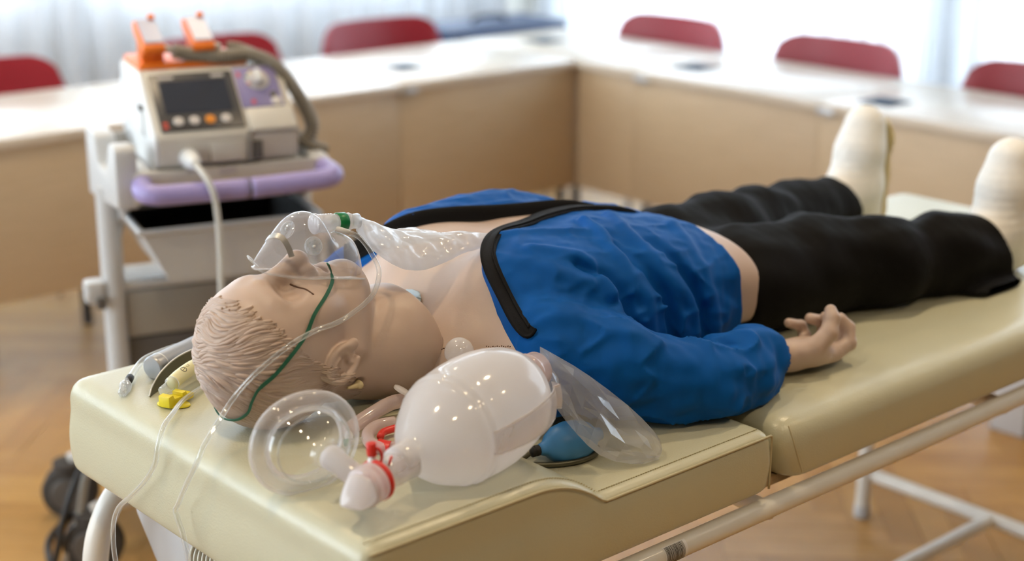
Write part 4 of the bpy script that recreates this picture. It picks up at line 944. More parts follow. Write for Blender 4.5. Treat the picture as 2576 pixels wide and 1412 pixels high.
# perforated valve discs, one each side
for sgn, k0, v0 in ((-1, 18.0, 0.14), (1, 17.0, 0.80)):
    c = mask_pt(k0, v0); n1 = mask_pt(k0 + 1, v0) - c; n2 = mask_pt(k0, v0 + 0.02) - c; nn = np.cross(n1, n2); nn /= np.linalg.norm(nn)
    if nn[1] * sgn < 0: nn = -nn
    dsc = mask.add('valve_disc', lathe([(0.0, 0.0022), (0.006, 0.0024), (0.0112, 0.0016), (0.0122, 0.0004), (0.0122, -0.0010), (0.0, -0.0012)], c, nn, 32), 'clear_tubing')
    a_, b_, _ = frame_of(nn)
    for k in range(6):
        t = 2 * PI * k / 6 + 0.3; h = c + nn * 0.0022 + 0.0078 * (math.cos(t) * a_ + math.sin(t) * b_); mask.add('valve_hole', lathe([(0.0010, 0.0), (0.0016, 0.0004), (0.0016, 0.0010), (0.0010, 0.0010)], h, nn, 10), 'clear_tubing', dsc)
    mask.add('valve_stud', lathe([(0.0016, 0.0), (0.0018, 0.0030), (0.0, 0.0036)], c, nn, 12), 'white_plastic', dsc)
# inlet: white ribbed connector, green collar, clear neck, side nipple
ax = np.array([0.993, 0.0, -0.115]); p0 = np.array([0.204, MY, 1.0455])
mask.add('inlet_flap', lathe([(0.0, 0.0), (0.0125, 0.0), (0.0135, 0.001), (0.0135, 0.003), (0.0, 0.003)], p0 - ax * 0.004, ax, 28), 'silicone')
pr = [(0.0112, 0.0)] + sum([[(0.0122, 0.004 + i * 0.004), (0.0112, 0.006 + i * 0.004)] for i in range(6)], []) + [(0.0112, 0.032)]
con = mask.add('connector', lathe(pr, p0, ax, 28), 'silicone')
mask.add('green_collar', lathe([(0.0119, 0.0), (0.0124, 0.0008), (0.0124, 0.0135), (0.0117, 0.0145)], p0 + ax * 0.031, ax, 28), 'green_plastic', con)
mask.add('bag_neck', lathe([(0.0112, 0.0), (0.0115, 0.006), (0.0095, 0.012), (0.0105, 0.020)], p0 + ax * 0.045, ax, 28), 'milky_film', con)
nip0 = p0 + ax * 0.024 + np.array([0, -0.009, -0.006]); mask.add('inlet_nipple', cyl(nip0, nip0 + np.array([0.015, -0.009, -0.006]), 0.0040, 14, 0.0034), 'white_plastic', con)
# reservoir bag: soft milky film pillow lying over the chest
def film_bag(U, Lw, thick, nu_=40, nv_=16, wr=0.003, seed=1, bias=(0, 0, 1), scale=1.0):
    U = catmull(U, 8); Lw = catmull(Lw, 8); tt = np.linspace(0, 1, nu_)
    U = np.stack([np.interp(tt, np.linspace(0, 1, len(U)), U[:, c]) for c in range(3)], 1); Lw = np.stack([np.interp(tt, np.linspace(0, 1, len(Lw)), Lw[:, c]) for c in range(3)], 1)
    b = np.array(bias, float); b /= np.linalg.norm(b); out = []
    for sgn in (1, -1):
        for i in range(nu_):
            env = min(1.0, 4 * tt[i] + 0.35) * min(1.0, 3.0 * (1 - tt[i]) + 0.10)
            for j in range(nv_):
                v = j / (nv_ - 1); p = U[i] * (1 - v) + Lw[i] * v; h = thick * env * math.sin(PI * v) ** 0.7
                w_ = wr * (vnoise(p[0] * 85 * scale, p[1] * 130 * scale + sgn, p[2] * 60 * scale, seed) + 0.7 * abs(vnoise(p[0] * 160 * scale, p[1] * 60 * scale, p[2] * 190 * scale + sgn * 2, seed + 7))) * math.sin(PI * v) ** 0.5
                out.append(p + b * (sgn * h + w_))
    F = grid_faces(nu_, nv_); n = nu_ * nv_; F = F + [tuple(q + n for q in f[::-1]) for f in F]
    return np.array(out), F
UB = [(0.268, 0.372, 1.046), (0.300, 0.378, 1.029), (0.350, 0.384, 1.008), (0.420, 0.388, 0.992), (0.470, 0.388, 0.984), (0.528, 0.380, 0.968)]
LB = [(0.264, 0.362, 1.026), (0.280, 0.345, 0.998), (0.312, 0.337, 0.974), (0.350, 0.338, 0.962), (0.395, 0.346, 0.962), (0.445, 0.356, 0.966), (0.518, 0.368, 0.963)]
rb_ = mask.add('reservoir_bag', film_bag(UB, LB, 0.011, 64, 24, 0.0042, 2, (0.15, -0.45, 0.85)), 'milky_film')
UB2 = [(0.300, 0.400, 1.006), (0.345, 0.425, 0.996), (0.400, 0.440, 0.985), (0.450, 0.430, 0.975)]
LB2 = [(0.300, 0.375, 1.010), (0.345, 0.382, 0.990), (0.400, 0.386, 0.985), (0.450, 0.390, 0.976)]
mask.add('bag_fold', film_bag(UB2, LB2, 0.010, 30, 12, 0.003, 5, (0, 0.1, 1)), 'milky_film', rb_)
# strap
SP = [(0.196, 0.333, 1.002), (0.2030, 0.3360, 0.9880), (0.1965, 0.325, 0.9800), (0.1790, 0.3100, 0.9715), (0.1490, 0.2965, 0.9540), (0.1330, 0.2880, 0.936), (0.1110, 0.2830, 0.9190), (0.0840, 0.2880, 0.8925), (0.0655, 0.2985, 0.8735), (0.0600, 0.308, 0.855), (0.0600, 0.3200, 0.8360), (0.0560, 0.3390, 0.8225), (0.0460, 0.365, 0.8215), (0.0390, 0.392, 0.828), (0.040, 0.420, 0.845), (0.055, 0.442, 0.880), (0.085, 0.452, 0.920), (0.130, 0.450, 0.955), (0.175, 0.430, 0.975), (0.200, 0.403, 0.996)]
SP = SP[:11] + [(0.0560, 0.3390, 0.8225), (0.0520, 0.362, 0.816), (0.0520, 0.385, 0.814), (0.058, 0.415, 0.822), (0.072, 0.435, 0.845), (0.095, 0.445, 0.885), (0.130, 0.445, 0.930), (0.165, 0.430, 0.965), (0.196, 0.403, 1.000)]
for i_ in range(3, 18):       # lay the strap on the head
    D_ = np.array(SP[i_]) - HC; D_ /= np.linalg.norm(D_); th_ = math.acos(-D_[0]); ph_ = math.atan2(D_[2], -D_[1]); q_, _d = scalp(np.array([th_]), np.array([ph_])); SP[i_] = tuple(q_[0] + D_ * (0.0022 if i_ < 6 else 0.0042))
P_ = catmull(SP, 6); ctr = np.array([0.13, MY, 0.885]); V_ = []
for i, q in enumerate(P_):
    t_ = P_[min(i + 1, len(P_) - 1)] - P_[max(i - 1, 0)]; t_ /= np.linalg.norm(t_); o_ = q - ctr; o_ -= t_ * (o_ @ t_); o_ /= np.linalg.norm(o_); s_ = np.cross(t_, o_)
    hw_ = 0.0023 if i < 48 else 0.0017
    for a, b in ((-1, -0.0006), (1, -0.0006), (1, 0.0008), (-1, 0.0008)): V_.append(q + s_ * hw_ * a + o_ * b)
F_ = [(i * 4 + k, i * 4 + (k + 1) % 4, (i + 1) * 4 + (k + 1) % 4, (i + 1) * 4 + k) for i in range(len(P_) - 1) for k in range(4)] + [(3, 2, 1, 0), tuple(4 * (len(P_) - 1) + k for k in range(4))]
mask.add('elastic_strap', (V_, F_), 'green_elastic', None, 40)
# oxygen tubing: loops over cheek and hair, then hangs over the couch end
TB = [nip0 + np.array([0.012, -0.007, -0.005]), (0.256, 0.345, 1.022), (0.267, 0.335, 1.000), (0.268, 0.322, 0.978), (0.244, 0.306, 0.956), (0.204, 0.297, 0.942), (0.172, 0.289, 0.938), (0.144, 0.2840, 0.938), (0.1015, 0.2790, 0.930), (0.0605, 0.2945, 0.899), (0.041, 0.316, 0.866), (0.014, 0.310, 0.843), (-0.010, 0.303, 0.823), (-0.020, 0.305, 0.803), (-0.023, 0.331, 0.764), (-0.0225, 0.354, 0.731), (-0.022, 0.3630, 0.719), (-0.0215, 0.3600, 0.708), (-0.020, 0.3525, 0.690), (-0.018, 0.3457, 0.656), (-0.016, 0.345, 0.60), (-0.01, 0.35, 0.48), (0.0, 0.36, 0.30)]
mask.add('oxygen_tubing', sweep(catmull(TB, 7), 0.0033, 10), 'clear_tubing')

# ================================================================ second clear tube from behind the head
tb2 = Thing('clear_tube', (0.05, 0.48, 0.797), 'clear thin tube coming from behind the manikin head, hanging off the couch corner side', 'tube')
T2 = [(0.190, 0.545, 0.799), (0.150, 0.540, 0.800), (0.117, 0.524, 0.801), (0.071, 0.494, 0.803), (0.030, 0.452, 0.806), (0.004, 0.428, 0.803), (-0.010, 0.420, 0.784), (-0.014, 0.424, 0.758), (-0.018, 0.446, 0.728), (-0.021, 0.483, 0.695), (-0.022, 0.516, 0.668), (-0.022, 0.533, 0.642), (-0.020, 0.543, 0.612), (-0.018, 0.546, 0.580), (-0.015, 0.540, 0.54), (-0.01, 0.53, 0.46), (0.0, 0.52, 0.36)]
tb2.add('tubing', sweep(catmull(T2, 7), 0.0033, 10), 'clear_tubing')

# ================================================================ bag valve mask resuscitator
bvm = Thing('bag_valve_mask', (0.18, 0.09, ZP), 'milky white resuscitator bag with round clear face mask lying beside the manikin head', 'resuscitator')
A_ = np.array([0.080, 0.058, 0.848]); B_ = np.array([0.353, 0.121, 0.866]); da = (B_ - A_) / np.linalg.norm(B_ - A_)
prf = [(0.0185, 0.012), (0.0190, 0.022), (0.0190, 0.034), (0.0215, 0.040), (0.030, 0.048), (0.0415, 0.060), (0.0520, 0.074), (0.0600, 0.089), (0.0640, 0.098), (0.0668, 0.101), (0.0652, 0.1045), (0.0668, 0.110), (0.0702, 0.113), (0.0684, 0.1165), (0.0712, 0.130), (0.0728, 0.150), (0.0730, 0.170), (0.0715, 0.190), (0.0680, 0.210), (0.0640, 0.224), (0.0632, 0.227), (0.0622, 0.230), (0.0560, 0.242), (0.0470, 0.253), (0.0350, 0.261), (0.0240, 0.265)]
bag = bvm.add('squeeze_bag', lathe(prf, A_, da, 56), 'silicone')
# strap handle along the near flank
fa, fb, fd = frame_of(da)
def bag_r(s): return np.interp(s, [q[1] for q in prf], [q[0] for q in prf])
side = -fa * 1.0 if fa[1] > 0 else fa * 1.0
side = np.array([0.22, -0.96, 0.12]); side -= da * (side @ da); side /= np.linalg.norm(side); upv = np.cross(da, side); upv = upv if upv[2] > 0 else -upv
Vs = []; ns_ = 26
for i in range(ns_):
    s_ = 0.105 + (0.268 - 0.105) * i / (ns_ - 1)
    for j in range(9):
        a = -0.08 + (j / 8 - 0.5) * (0.42 + 0.14 * (i / ns_)); r_ = bag_r(s_) + 0.0035 + 0.004 * math.sin(PI * i / (ns_ - 1)) + (0.012 if i > ns_ - 4 else 0)
        Vs.append(A_ + da * s_ + r_ * (math.cos(a) * side + math.sin(a) * upv))
Vs = np.array(Vs); th_ = np.array([side * 0.002] * len(Vs)); nS = len(Vs); Fs = grid_faces(ns_, 9)
bvm.add('hand_strap', (np.vstack([Vs, Vs + th_]), Fs + [tuple(q + nS for q in f[::-1]) for f in Fs] + [(i * 9, (i + 1) * 9, (i + 1) * 9 + nS, i * 9 + nS) for i in range(ns_ - 1)] + [(i * 9 + 8, i * 9 + 8 + nS, (i + 1) * 9 + 8 + nS, (i + 1) * 9 + 8) for i in range(ns_ - 1)]), 'silicone_clear', bag)
# rear inlet valve and reservoir
rear = bvm.add('inlet_valve', lathe([(0.024, 0.0), (0.0265, 0.002), (0.0265, 0.012), (0.0235, 0.016), (0.0225, 0.030), (0.016, 0.034), (0.0, 0.035)], A_ + da * 0.262 + np.array([0, 0, 0.012]), da, 36), 'pink_silicone')
UR = [(0.372, 0.128, 0.905), (0.405, 0.140, 0.885), (0.452, 0.125, 0.850), (0.492, 0.082, 0.805), (0.507, 0.046, 0.772), (0.500, 0.032, 0.758)]
LR = [(0.360, 0.108, 0.862), (0.372, 0.105, 0.838), (0.390, 0.082, 0.800), (0.412, 0.052, 0.768), (0.455, 0.030, 0.753), (0.488, 0.026, 0.752)]
def crumple(U, L_, thick, seed):
    V, F = film_bag(U, L_, thick, 13, 7, 0.012, seed, (-0.35, -0.55, 0.75), 0.8); V[:, 2] = np.maximum(V[:, 2], ZB + 0.002); return V, F
bvm.add('reservoir_bag', crumple(UR, LR, 0.010, 4), 'crackle_film', None, False)
# patient valve: clear neck, red ring, white housing with bill-shaped outlet, relief port
v0 = A_ + da * 0.004 + np.array([0, 0, -0.006])
neck = bvm.add('valve_neck', lathe([(0.0205, -0.024), (0.0195, -0.018), (0.0190, 0.0), (0.0180, 0.012), (0.0175, 0.026), (0.0190, 0.028)], v0 + da * 0.004, -da, 32), 'silicone_clear')
bvm.add('red_ring', lathe([(0.0205, 0.0), (0.0240, 0.001), (0.0240, 0.0055), (0.0205, 0.0065)], v0 - da * 0.022, -da, 36), 'red_plastic')
hs = bvm.add('valve_housing', lathe([(0.0205, 0.0), (0.0232, 0.002), (0.0232, 0.008), (0.0222, 0.009), (0.0222, 0.014), (0.0232, 0.015), (0.0232, 0.021), (0.0205, 0.024)], v0 - da * 0.028, -da, 36), 'silicone')
od = -da * 0.86 + np.array([-0.10, -0.25, -0.38]); od /= np.linalg.norm(od); oc = v0 - da * 0.049
Vd = []; n1_, n2_ = 20, 28
ea, eb, ed = frame_of(od)
for i in range(n1_):
    u_ = i / (n1_ - 1); wdt = 0.0205 * math.sqrt(max(0.0, 1 - 0.62 * u_ ** 2.2)); hgt = 0.0205 * (1 - u_) ** 0.75 + 0.0012
    for k in range(n2_): t_ = 2 * PI * k / n2_; Vd.append(oc + ed * 0.030 * u_ + ea * wdt * math.cos(t_) + eb * hgt * math.sin(t_))
Fd = grid_faces(n1_, n2_, False, True) + [tuple(range(n2_)), tuple((n1_ - 1) * n2_ + k for k in range(n2_))[::-1]]
bvm.add('outlet_bill', (Vd, Fd), 'silicone', hs)
# elbow to the face mask
mc = np.array([0.048, 0.176, 0.8490]); mn = np.array([-0.10, -0.96, 0.05]); mn /= np.linalg.norm(mn)
cn0 = mc + mn * 0.050 + np.array([0.006, 0, -0.004]); cn1 = v0 - da * 0.040 + np.array([0, 0.004, 0.0])
dirc = (cn1 - cn0) / np.linalg.norm(cn1 - cn0)
bvm.add('mask_connector', lathe([(0.0125, -0.002), (0.0150, 0.0), (0.0150, 0.010), (0.0132, 0.011), (0.0132, np.linalg.norm(cn1 - cn0) - 0.014)], cn0, dirc, 30), 'silicone')
fm = None
# face mask: soft ring cushion and clear dome, standing on its edge
ma, mb_, md = frame_of(mn)
def ring_pt(t, r=1.0, h=0.0): return mc + (0.0585 * r * math.cos(t)) * ma + (0.0500 * r * (1 + 0.06 * math.cos(t) ** 2) * math.sin(t)) * mb_ + md * h
ringp = np.array([ring_pt(2 * PI * k / 72) for k in range(72)])
prof_c = [(0.0125 * math.cos(t), 0.0100 * math.sin(t)) for t in np.linspace(0, 2 * PI, 18, endpoint=False)]
cush = bvm.add('mask_cushion', sweep(ringp, 1.0, closed=True, prof=prof_c, up=tuple(md)), 'silicone_clear')
Vq = []; levels = [(0.93, 0.006), (0.90, 0.014), (0.84, 0.020), (0.74, 0.026), (0.62, 0.031), (0.48, 0.036), (0.36, 0.041), (0.30, 0.046), (0.275, 0.052), (0.27, 0.060)]
for (r_, h_) in levels:
    for k in range(72): Vq.append(ring_pt(2 * PI * k / 72, r_, h_) if r_ > 0.4 else ring_pt(2 * PI * k / 72, r_, h_))
bvm.add('mask_dome', (Vq, grid_faces(len(levels), 72, False, True)), 'clear_plastic', cush)
bvm.add('dome_ridge', sweep(np.array([ring_pt(2 * PI * k / 72, 0.80, 0.0235) for k in range(72)]), 0.0013, 8, closed=True), 'clear_tubing', cush)
rv0 = v0 - da * 0.026 + np.array([0.0, 0.006, 0.017])
rv = bvm.add('relief_port', lathe([(0.0055, 0.0), (0.0055, 0.006), (0.0040, 0.008), (0.0040, 0.014)], rv0, (0, 0.1, 1), 18), 'white_plastic')
bvm.add('red_cap', lathe([(0.0050, 0.0), (0.0058, 0.001), (0.0058, 0.014), (0.0050, 0.0155), (0.0018, 0.0155), (0.0016, 0.012), (0.0, 0.012)], rv0 + np.array([0, 0.001, 0.010]), (0, 0.1, 1), 22), 'red_plastic', rv)
bvm.add('cap_tether', sweep(catmull([rv0 + np.array([0.004, -0.003, 0.020]), rv0 + np.array([0.0085, -0.005, 0.012]), rv0 + np.array([0.008, -0.004, 0.002]), rv0 + np.array([0.004, -0.002, -0.002])], 5), 0.0018, 8), 'red_plastic', rv)
bvm.add('port_nipple', cyl(v0 - da * 0.012 + np.array([0.0, -0.008, 0.014]), v0 - da * 0.012 + np.array([0.002, -0.011, 0.026]), 0.0014, 10), 'red_plastic', neck)

# ================================================================ small airway items between head and bag
aw = Thing('airway_tube', (0.235, 0.275, ZP), 'thick pinkish curved airway tube lying under the manikin ear', 'airway')
aw.add('airway_body', sweep(catmull([(0.168, 0.262, 0.803), (0.190, 0.270, 0.806), (0.220, 0.277, 0.810), (0.255, 0.280, 0.815), (0.290, 0.275, 0.812)], 7), 0.0095, 16), 'pink_silicone')
aw.add('airway_flange', lathe([(0.006, 0.0), (0.012, 0.001), (0.012, 0.004), (0.006, 0.005)], (0.262, 0.272, 0.830), (0.4, -0.3, 0.85), 24, sx=0.8), 'silicone')
a2 = Thing('curved_airway', (0.20, 0.235, ZP), 'pink looped airway with red bite insert half hidden behind the squeeze bag', 'airway')
ab = a2.add('airway_loop', sweep(catmull([(0.235, 0.252, 0.801), (0.213, 0.255, 0.802), (0.192, 0.247, 0.802), (0.178, 0.232, 0.802), (0.170, 0.214, 0.802), (0.172, 0.196, 0.802), (0.184, 0.184, 0.802)], 7), 0.0080, 16), 'pink_silicone')
a2.add('red_insert', sweep(catmull([(0.222, 0.232, 0.803), (0.203, 0.232, 0.803), (0.190, 0.222, 0.803)], 6), 0.0048, 12), 'red_plastic', ab)
a2.add('red_band', sweep(catmull([(0.1745, 0.2030, 0.8020), (0.1760, 0.1930, 0.8020), (0.1800, 0.1870, 0.8020)], 5), 0.0088, 16), 'red_plastic', ab)
a3 = Thing('luer_connector', (0.165, 0.232, ZP), 'tiny clear green connector lying next to the red valve cap', 'connector')
a3.add('connector_barrel', cyl((0.150, 0.236, 0.802), (0.178, 0.224, 0.803), 0.0042, 14), 'clear_tubing'); a3.add('green_tip', cyl((0.146, 0.238, 0.802), (0.153, 0.235, 0.802), 0.0048, 14, bev=0.0008), 'green_plastic'); a3.add('white_tab', lathe([(0.0, 0.0), (0.0065, 0.0), (0.0075, 0.001), (0.0075, 0.0025), (0.0, 0.0025)], (0.160, 0.247, 0.8035), (-0.4, -0.6, 0.5), 20, sx=0.7), 'white_plastic')
wb = Thing('rubber_cap', (0.352, 0.262, 0.852), 'small milky white dome behind the top of the squeeze bag', 'cap')
wb.add('dome', lathe([(0.0, 0.0205), (0.006, 0.0198), (0.0120, 0.0165), (0.0170, 0.0110), (0.0195, 0.004), (0.0198, -0.002), (0.0160, -0.007), (0.009, -0.009)], (0.349, 0.259, 0.867), (-0.25, -0.2, 0.9), 30), 'silicone'); wb.add('dome_foot', lathe([(0.009, 0.0), (0.012, 0.002), (0.012, 0.006), (0.009, 0.008)], (0.352, 0.262, 0.852), (-0.25, -0.2, 0.9), 24), 'silicone')
# grey hose under the neck
gh = Thing('grey_hose', (0.24, 0.33, ZP), 'greyish green thin hose running under the manikin neck', 'hose')
gh.add('hose', sweep(catmull([(0.225, 0.285, 0.799), (0.250, 0.300, 0.799), (0.280, 0.308, 0.798), (0.310, 0.300, 0.788), (0.335, 0.285, 0.768), (0.352, 0.262, 0.7545)], 7), 0.0042, 12), 'dark_blade')
# ================================================================ blue hand bulb with hose beside the jacket
bl = Thing('hand_bulb', (0.40, 0.115, ZB), 'blue rubber hand bulb with black hose fitting under the crinkled clear bag', 'bulb')
bd = np.array([0.97, -0.22, 0.05]); bd /= np.linalg.norm(bd)
bb = bl.add('bulb', lathe([(0.007, 0.0), (0.0085, 0.004), (0.010, 0.008), (0.0175, 0.015), (0.0245, 0.026), (0.0275, 0.042), (0.0260, 0.060), (0.0190, 0.076), (0.010, 0.084), (0.008, 0.092)], (0.366, 0.121, 0.7685), bd, 32), 'blue_rubber')
bl.add('hose_fitting', lathe([(0.0045, 0.0), (0.0072, 0.001), (0.0072, 0.005), (0.0060, 0.006), (0.0072, 0.007), (0.0072, 0.011), (0.0055, 0.014)], np.array((0.366, 0.121, 0.7685)) - bd * 0.012, bd, 20), 'black_rubber')
bl.add('hose', sweep(catmull([(0.352, 0.124, 0.7665), (0.340, 0.128, 0.760), (0.334, 0.136, 0.7552), (0.345, 0.121, 0.7545), (0.375, 0.100, 0.7530), (0.405, 0.088, 0.7530), (0.436, 0.090, 0.7530), (0.455, 0.105, 0.7530)], 7), 0.0036, 10), 'dark_blade')

# ================================================================ intubation tools left of the head
lg = Thing('laryngoscope', (0.14, 0.60, ZP), 'laryngoscope with silver cylindrical handle and dark curved blade at the far couch corner', 'laryngoscope')
h0 = np.array([0.087, 0.606, 0.8115]); h1 = np.array([0.225, 0.660, 0.8120]); dh = (h1 - h0) / np.linalg.norm(h1 - h0)
lh = lg.add('handle', lathe([(0.0, 0.0), (0.0145, 0.0), (0.0168, 0.002), (0.0172, 0.004), (0.0172, 0.0165), (0.0165, 0.017), (0.0165, 0.018), (0.0172, 0.0185), (0.0172, 0.13), (0.016, 0.135), (0.0, 0.136)], h0, dh, 36), 'grey_metal', None, 40)
lg.add('end_cap_ring', lathe([(0.0172, 0.0), (0.0178, 0.0006), (0.0178, 0.0016), (0.0172, 0.002)], h0 + dh * 0.0155, dh, 36), 'aluminium', lh)
lb = lg
bp = catmull([(0.052, 0.552, 0.7955), (0.062, 0.560, 0.806), (0.085, 0.574, 0.818), (0.120, 0.590, 0.826), (0.165, 0.602, 0.828), (0.205, 0.606, 0.824)], 7); Vb_ = []
for i, q in enumerate(bp):
    w_ = 0.013 * min(1, 0.35 + i / 10.0); zl = max(ZP + 0.0006, q[2] - 2.2 * w_); Vb_ += [q + np.array([0, 0, 0.0]), np.array([q[0], q[1] - 0.002, zl]), np.array([q[0] + 0.001, q[1] + 0.0016, zl]), q + np.array([0.001, 0.003, 0.0])]
bl_ = lb.add('blade', (Vb_, [(i * 4 + k, i * 4 + (k + 1) % 4, (i + 1) * 4 + (k + 1) % 4, (i + 1) * 4 + k) for i in range(len(bp) - 1) for k in range(4)] + [(3, 2, 1, 0), tuple(4 * (len(bp) - 1) + k for k in range(4))]), 'dark_blade', None, 40)
lb.add('blade_edge', sweep(bp, 0.0012, 6), 'aluminium', bl_)
et = Thing('endotracheal_tube', (0.05, 0.60, ZP), 'clear tube with black band and crumpled clear connector at the far couch corner', 'tube')
et.add('tube', sweep(catmull([(0.056, 0.614, 0.801), (0.080, 0.640, 0.803), (0.105, 0.660, 0.806), (0.135, 0.672, 0.806), (0.170, 0.684, 0.804)], 6), 0.0046, 12), 'clear_tubing')
et.add('black_band', cyl((0.0480, 0.6050, 0.8000), (0.0600, 0.6180, 0.8020), 0.0056, 16, bev=0.0006), 'black_rubber')
ec = et.add('connector', lathe([(0.0035, 0.0), (0.0060, 0.004), (0.0085, 0.008), (0.0085, 0.012), (0.0062, 0.015), (0.0060, 0.034), (0.0052, 0.036)], (0.047, 0.604, 0.8005), (-0.62, -0.78, -0.03), 20), 'clear_tubing')
VV, FF = film_bag([(0.046, 0.604, 0.808), (0.034, 0.592, 0.809), (0.022, 0.578, 0.806)], [(0.050, 0.595, 0.798), (0.040, 0.582, 0.797), (0.026, 0.570, 0.797)], 0.004, 12, 7, 0.004, 9); et.add('film_wrap', (VV, FF), 'crackle_film', ec, False)
yl = Thing('yellow_airway', (0.09, 0.525, ZP), 'clear airway tube with bright yellow holder beside the back of the manikin head', 'airway')
yb = yl.add('holder_base', lathe([(0.0, 0.0), (0.0155, 0.0), (0.0165, 0.0012), (0.0160, 0.0030), (0.0, 0.0034)], (0.062, 0.505, ZP + 0.0004), (0, 0, 1), 28, sx=1.4, sy=0.8, up=(0.8, 0.6, 0)), 'yellow_plastic')
Vw, Fw = prism([(0.0, 0.0), (0.026, 0.0), (0.030, 0.006), (0.026, 0.009), (0.012, 0.010), (0.009, 0.016), (0.0, 0.015)], -0.009, 0.009, 'y', 0.001); ca_, sa_ = math.cos(0.35), math.sin(0.35)
yl.add('holder_jaw', ([(0.045 + x * ca_ - y * sa_, 0.500 + x * sa_ + y * ca_, ZP + 0.003 + z) for x, y, z in Vw], Fw), 'yellow_plastic', yb, 30)
Vw2 = [(0.070 + x * 0.8 * ca_ - y * sa_, 0.508 + x * 0.8 * sa_ + y * ca_, ZP + 0.003 + z * 0.9) for x, y, z in Vw]; yl.add('holder_jaw', (Vw2, Fw), 'yellow_plastic', yb, 30)
cb0 = np.array([0.052, 0.514, 0.8135]); cbd = np.array([0.86, 0.50, 0.10]); cbd /= np.linalg.norm(cbd)
ct = yl.add('connector_tube', lathe([(0.0062, 0.0), (0.0068, 0.0004), (0.0070, 0.020), (0.0085, 0.0215), (0.0100, 0.0225), (0.0100, 0.026), (0.0085, 0.027)], cb0, cbd, 26), 'clear_tubing')
mat('pale_yellow', (0.78, 0.74, 0.42), 0.35, sss=0.1)
tbp = catmull([cb0 + cbd * 0.026, cb0 + cbd * 0.045 + np.array([0, 0, 0.001]), cb0 + cbd * 0.075 + np.array([0.004, 0, 0.000]), cb0 + cbd * 0.11 + np.array([0.012, 0, -0.006])], 7)
tt_ = yl.add('airway_shaft', sweep(tbp, 0.0098, 20), 'pale_yellow')
# printed mark on the shaft: a ring with two dots and a stroke
def mark(pts, r=0.00045): yl.add('printed_mark', sweep(np.array(pts), r, 5), 'sticker_black', tt_)
base_m = cb0 + cbd * 0.052; sd = np.cross(cbd, [0, 0, 1.0]); sd /= np.linalg.norm(sd); upm = np.cross(sd, cbd)
def shaft(u, a): c = cb0 + cbd * u + np.array([0, 0, 0.0008]); return c + 0.0100 * (math.cos(a) * upm + math.sin(a) * sd)
mark([shaft(0.050 + 0.0042 * math.cos(t), 0.45 + 0.42 * math.sin(t)) for t in np.linspace(0, 2 * PI, 22)])
for du in (-0.0015, 0.0015): mark([shaft(0.050 + du, 0.42), shaft(0.0506 + du, 0.52)], 0.0006)
mark([shaft(0.058, 0.30), shaft(0.0605, 0.60)]); mark([shaft(0.063, 0.30), shaft(0.063, 0.60)])

# ================================================================ defibrillator trolley
mat('trolley_grey', (0.58, 0.585, 0.58), 0.45)
mat('trolley_taupe', (0.30, 0.275, 0.235), 0.5)
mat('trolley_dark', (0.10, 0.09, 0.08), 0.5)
mat('bin_black', (0.004, 0.004, 0.005), 0.7)
mat('lilac', (0.36, 0.31, 0.62), 0.38)
mat('device_beige', (0.62, 0.585, 0.51), 0.42)
mat('device_white', (0.78, 0.80, 0.80), 0.42)
mat('bezel', (0.060, 0.056, 0.054), 0.35)
mat('screen', (0.028, 0.032, 0.045), 0.12)
mat('button_white', (0.62, 0.58, 0.55), 0.4)
mat('button_orange', (0.75, 0.27, 0.02), 0.4)
mat('panel_purple', (0.25, 0.22, 0.42), 0.4)
mat('orange', (0.86, 0.19, 0.012), 0.4)
mat('paddle_label', (0.42, 0.45, 0.62), 0.35)
mat('cable_beige', (0.27, 0.235, 0.18), 0.5)
mat('cable_white', (0.62, 0.62, 0.58), 0.4)
mat('print_pale', (0.55, 0.52, 0.50), 0.5)
mat('print_red', (0.65, 0.06, 0.03), 0.5)
TRZ = math.radians(-17)
tr = empty('medical_trolley', (0.60, 1.66, 0), TRZ, 'grey medical trolley with lilac push handle and deep bin, behind the manikin head', 'trolley')
def tbox(name, x0, x1, y0, y1, z0, z1, m, bev=0.0, parent=None, seg=2): return box(name, x0, x1, y0, y1, z0, z1, m, parent or tr, bev, 30, seg)
for u in (-0.030, 0.385): MB().add(*cyl((u, 0.0, 0.10), (u, 0.0, 0.80), 0.0235, 24)).build('column', 'trolley_grey', tr)
PS = [(-0.175, 0.790), (-0.175, 0.905), (-0.165, 0.915), (-0.115, 0.915), (-0.100, 0.900), (-0.065, 0.842), (0.030, 0.842), (0.045, 0.895), (0.055, 0.902), (0.15, 0.902), (0.15, 0.755)]
PS2 = [(-0.175, 0.800), (-0.175, 0.855), (-0.165, 0.865), (0.14, 0.865), (0.15, 0.855), (0.15, 0.765)]
MB().add(*prism(PS, -0.040, 0.004, 'x', 0.006)).build('tray_side', 'trolley_grey', tr); MB().add(*prism(PS2, 0.362, 0.400, 'x', 0.006)).build('tray_side', 'trolley_grey', tr)
tbox('tray_floor', -0.008, 0.368, -0.165, 0.148, 0.832, 0.852, 'trolley_grey', 0.003)
tbox('tray_front', -0.008, 0.368, -0.178, -0.160, 0.798, 0.862, 'device_beige', 0.004)
tbox('tray_label', 0.165, 0.200, -0.1795, -0.1775, 0.846, 0.860, 'print_pale')
tbox('tray_back', -0.008, 0.368, 0.138, 0.150, 0.80, 0.885, 'trolley_grey', 0.004)
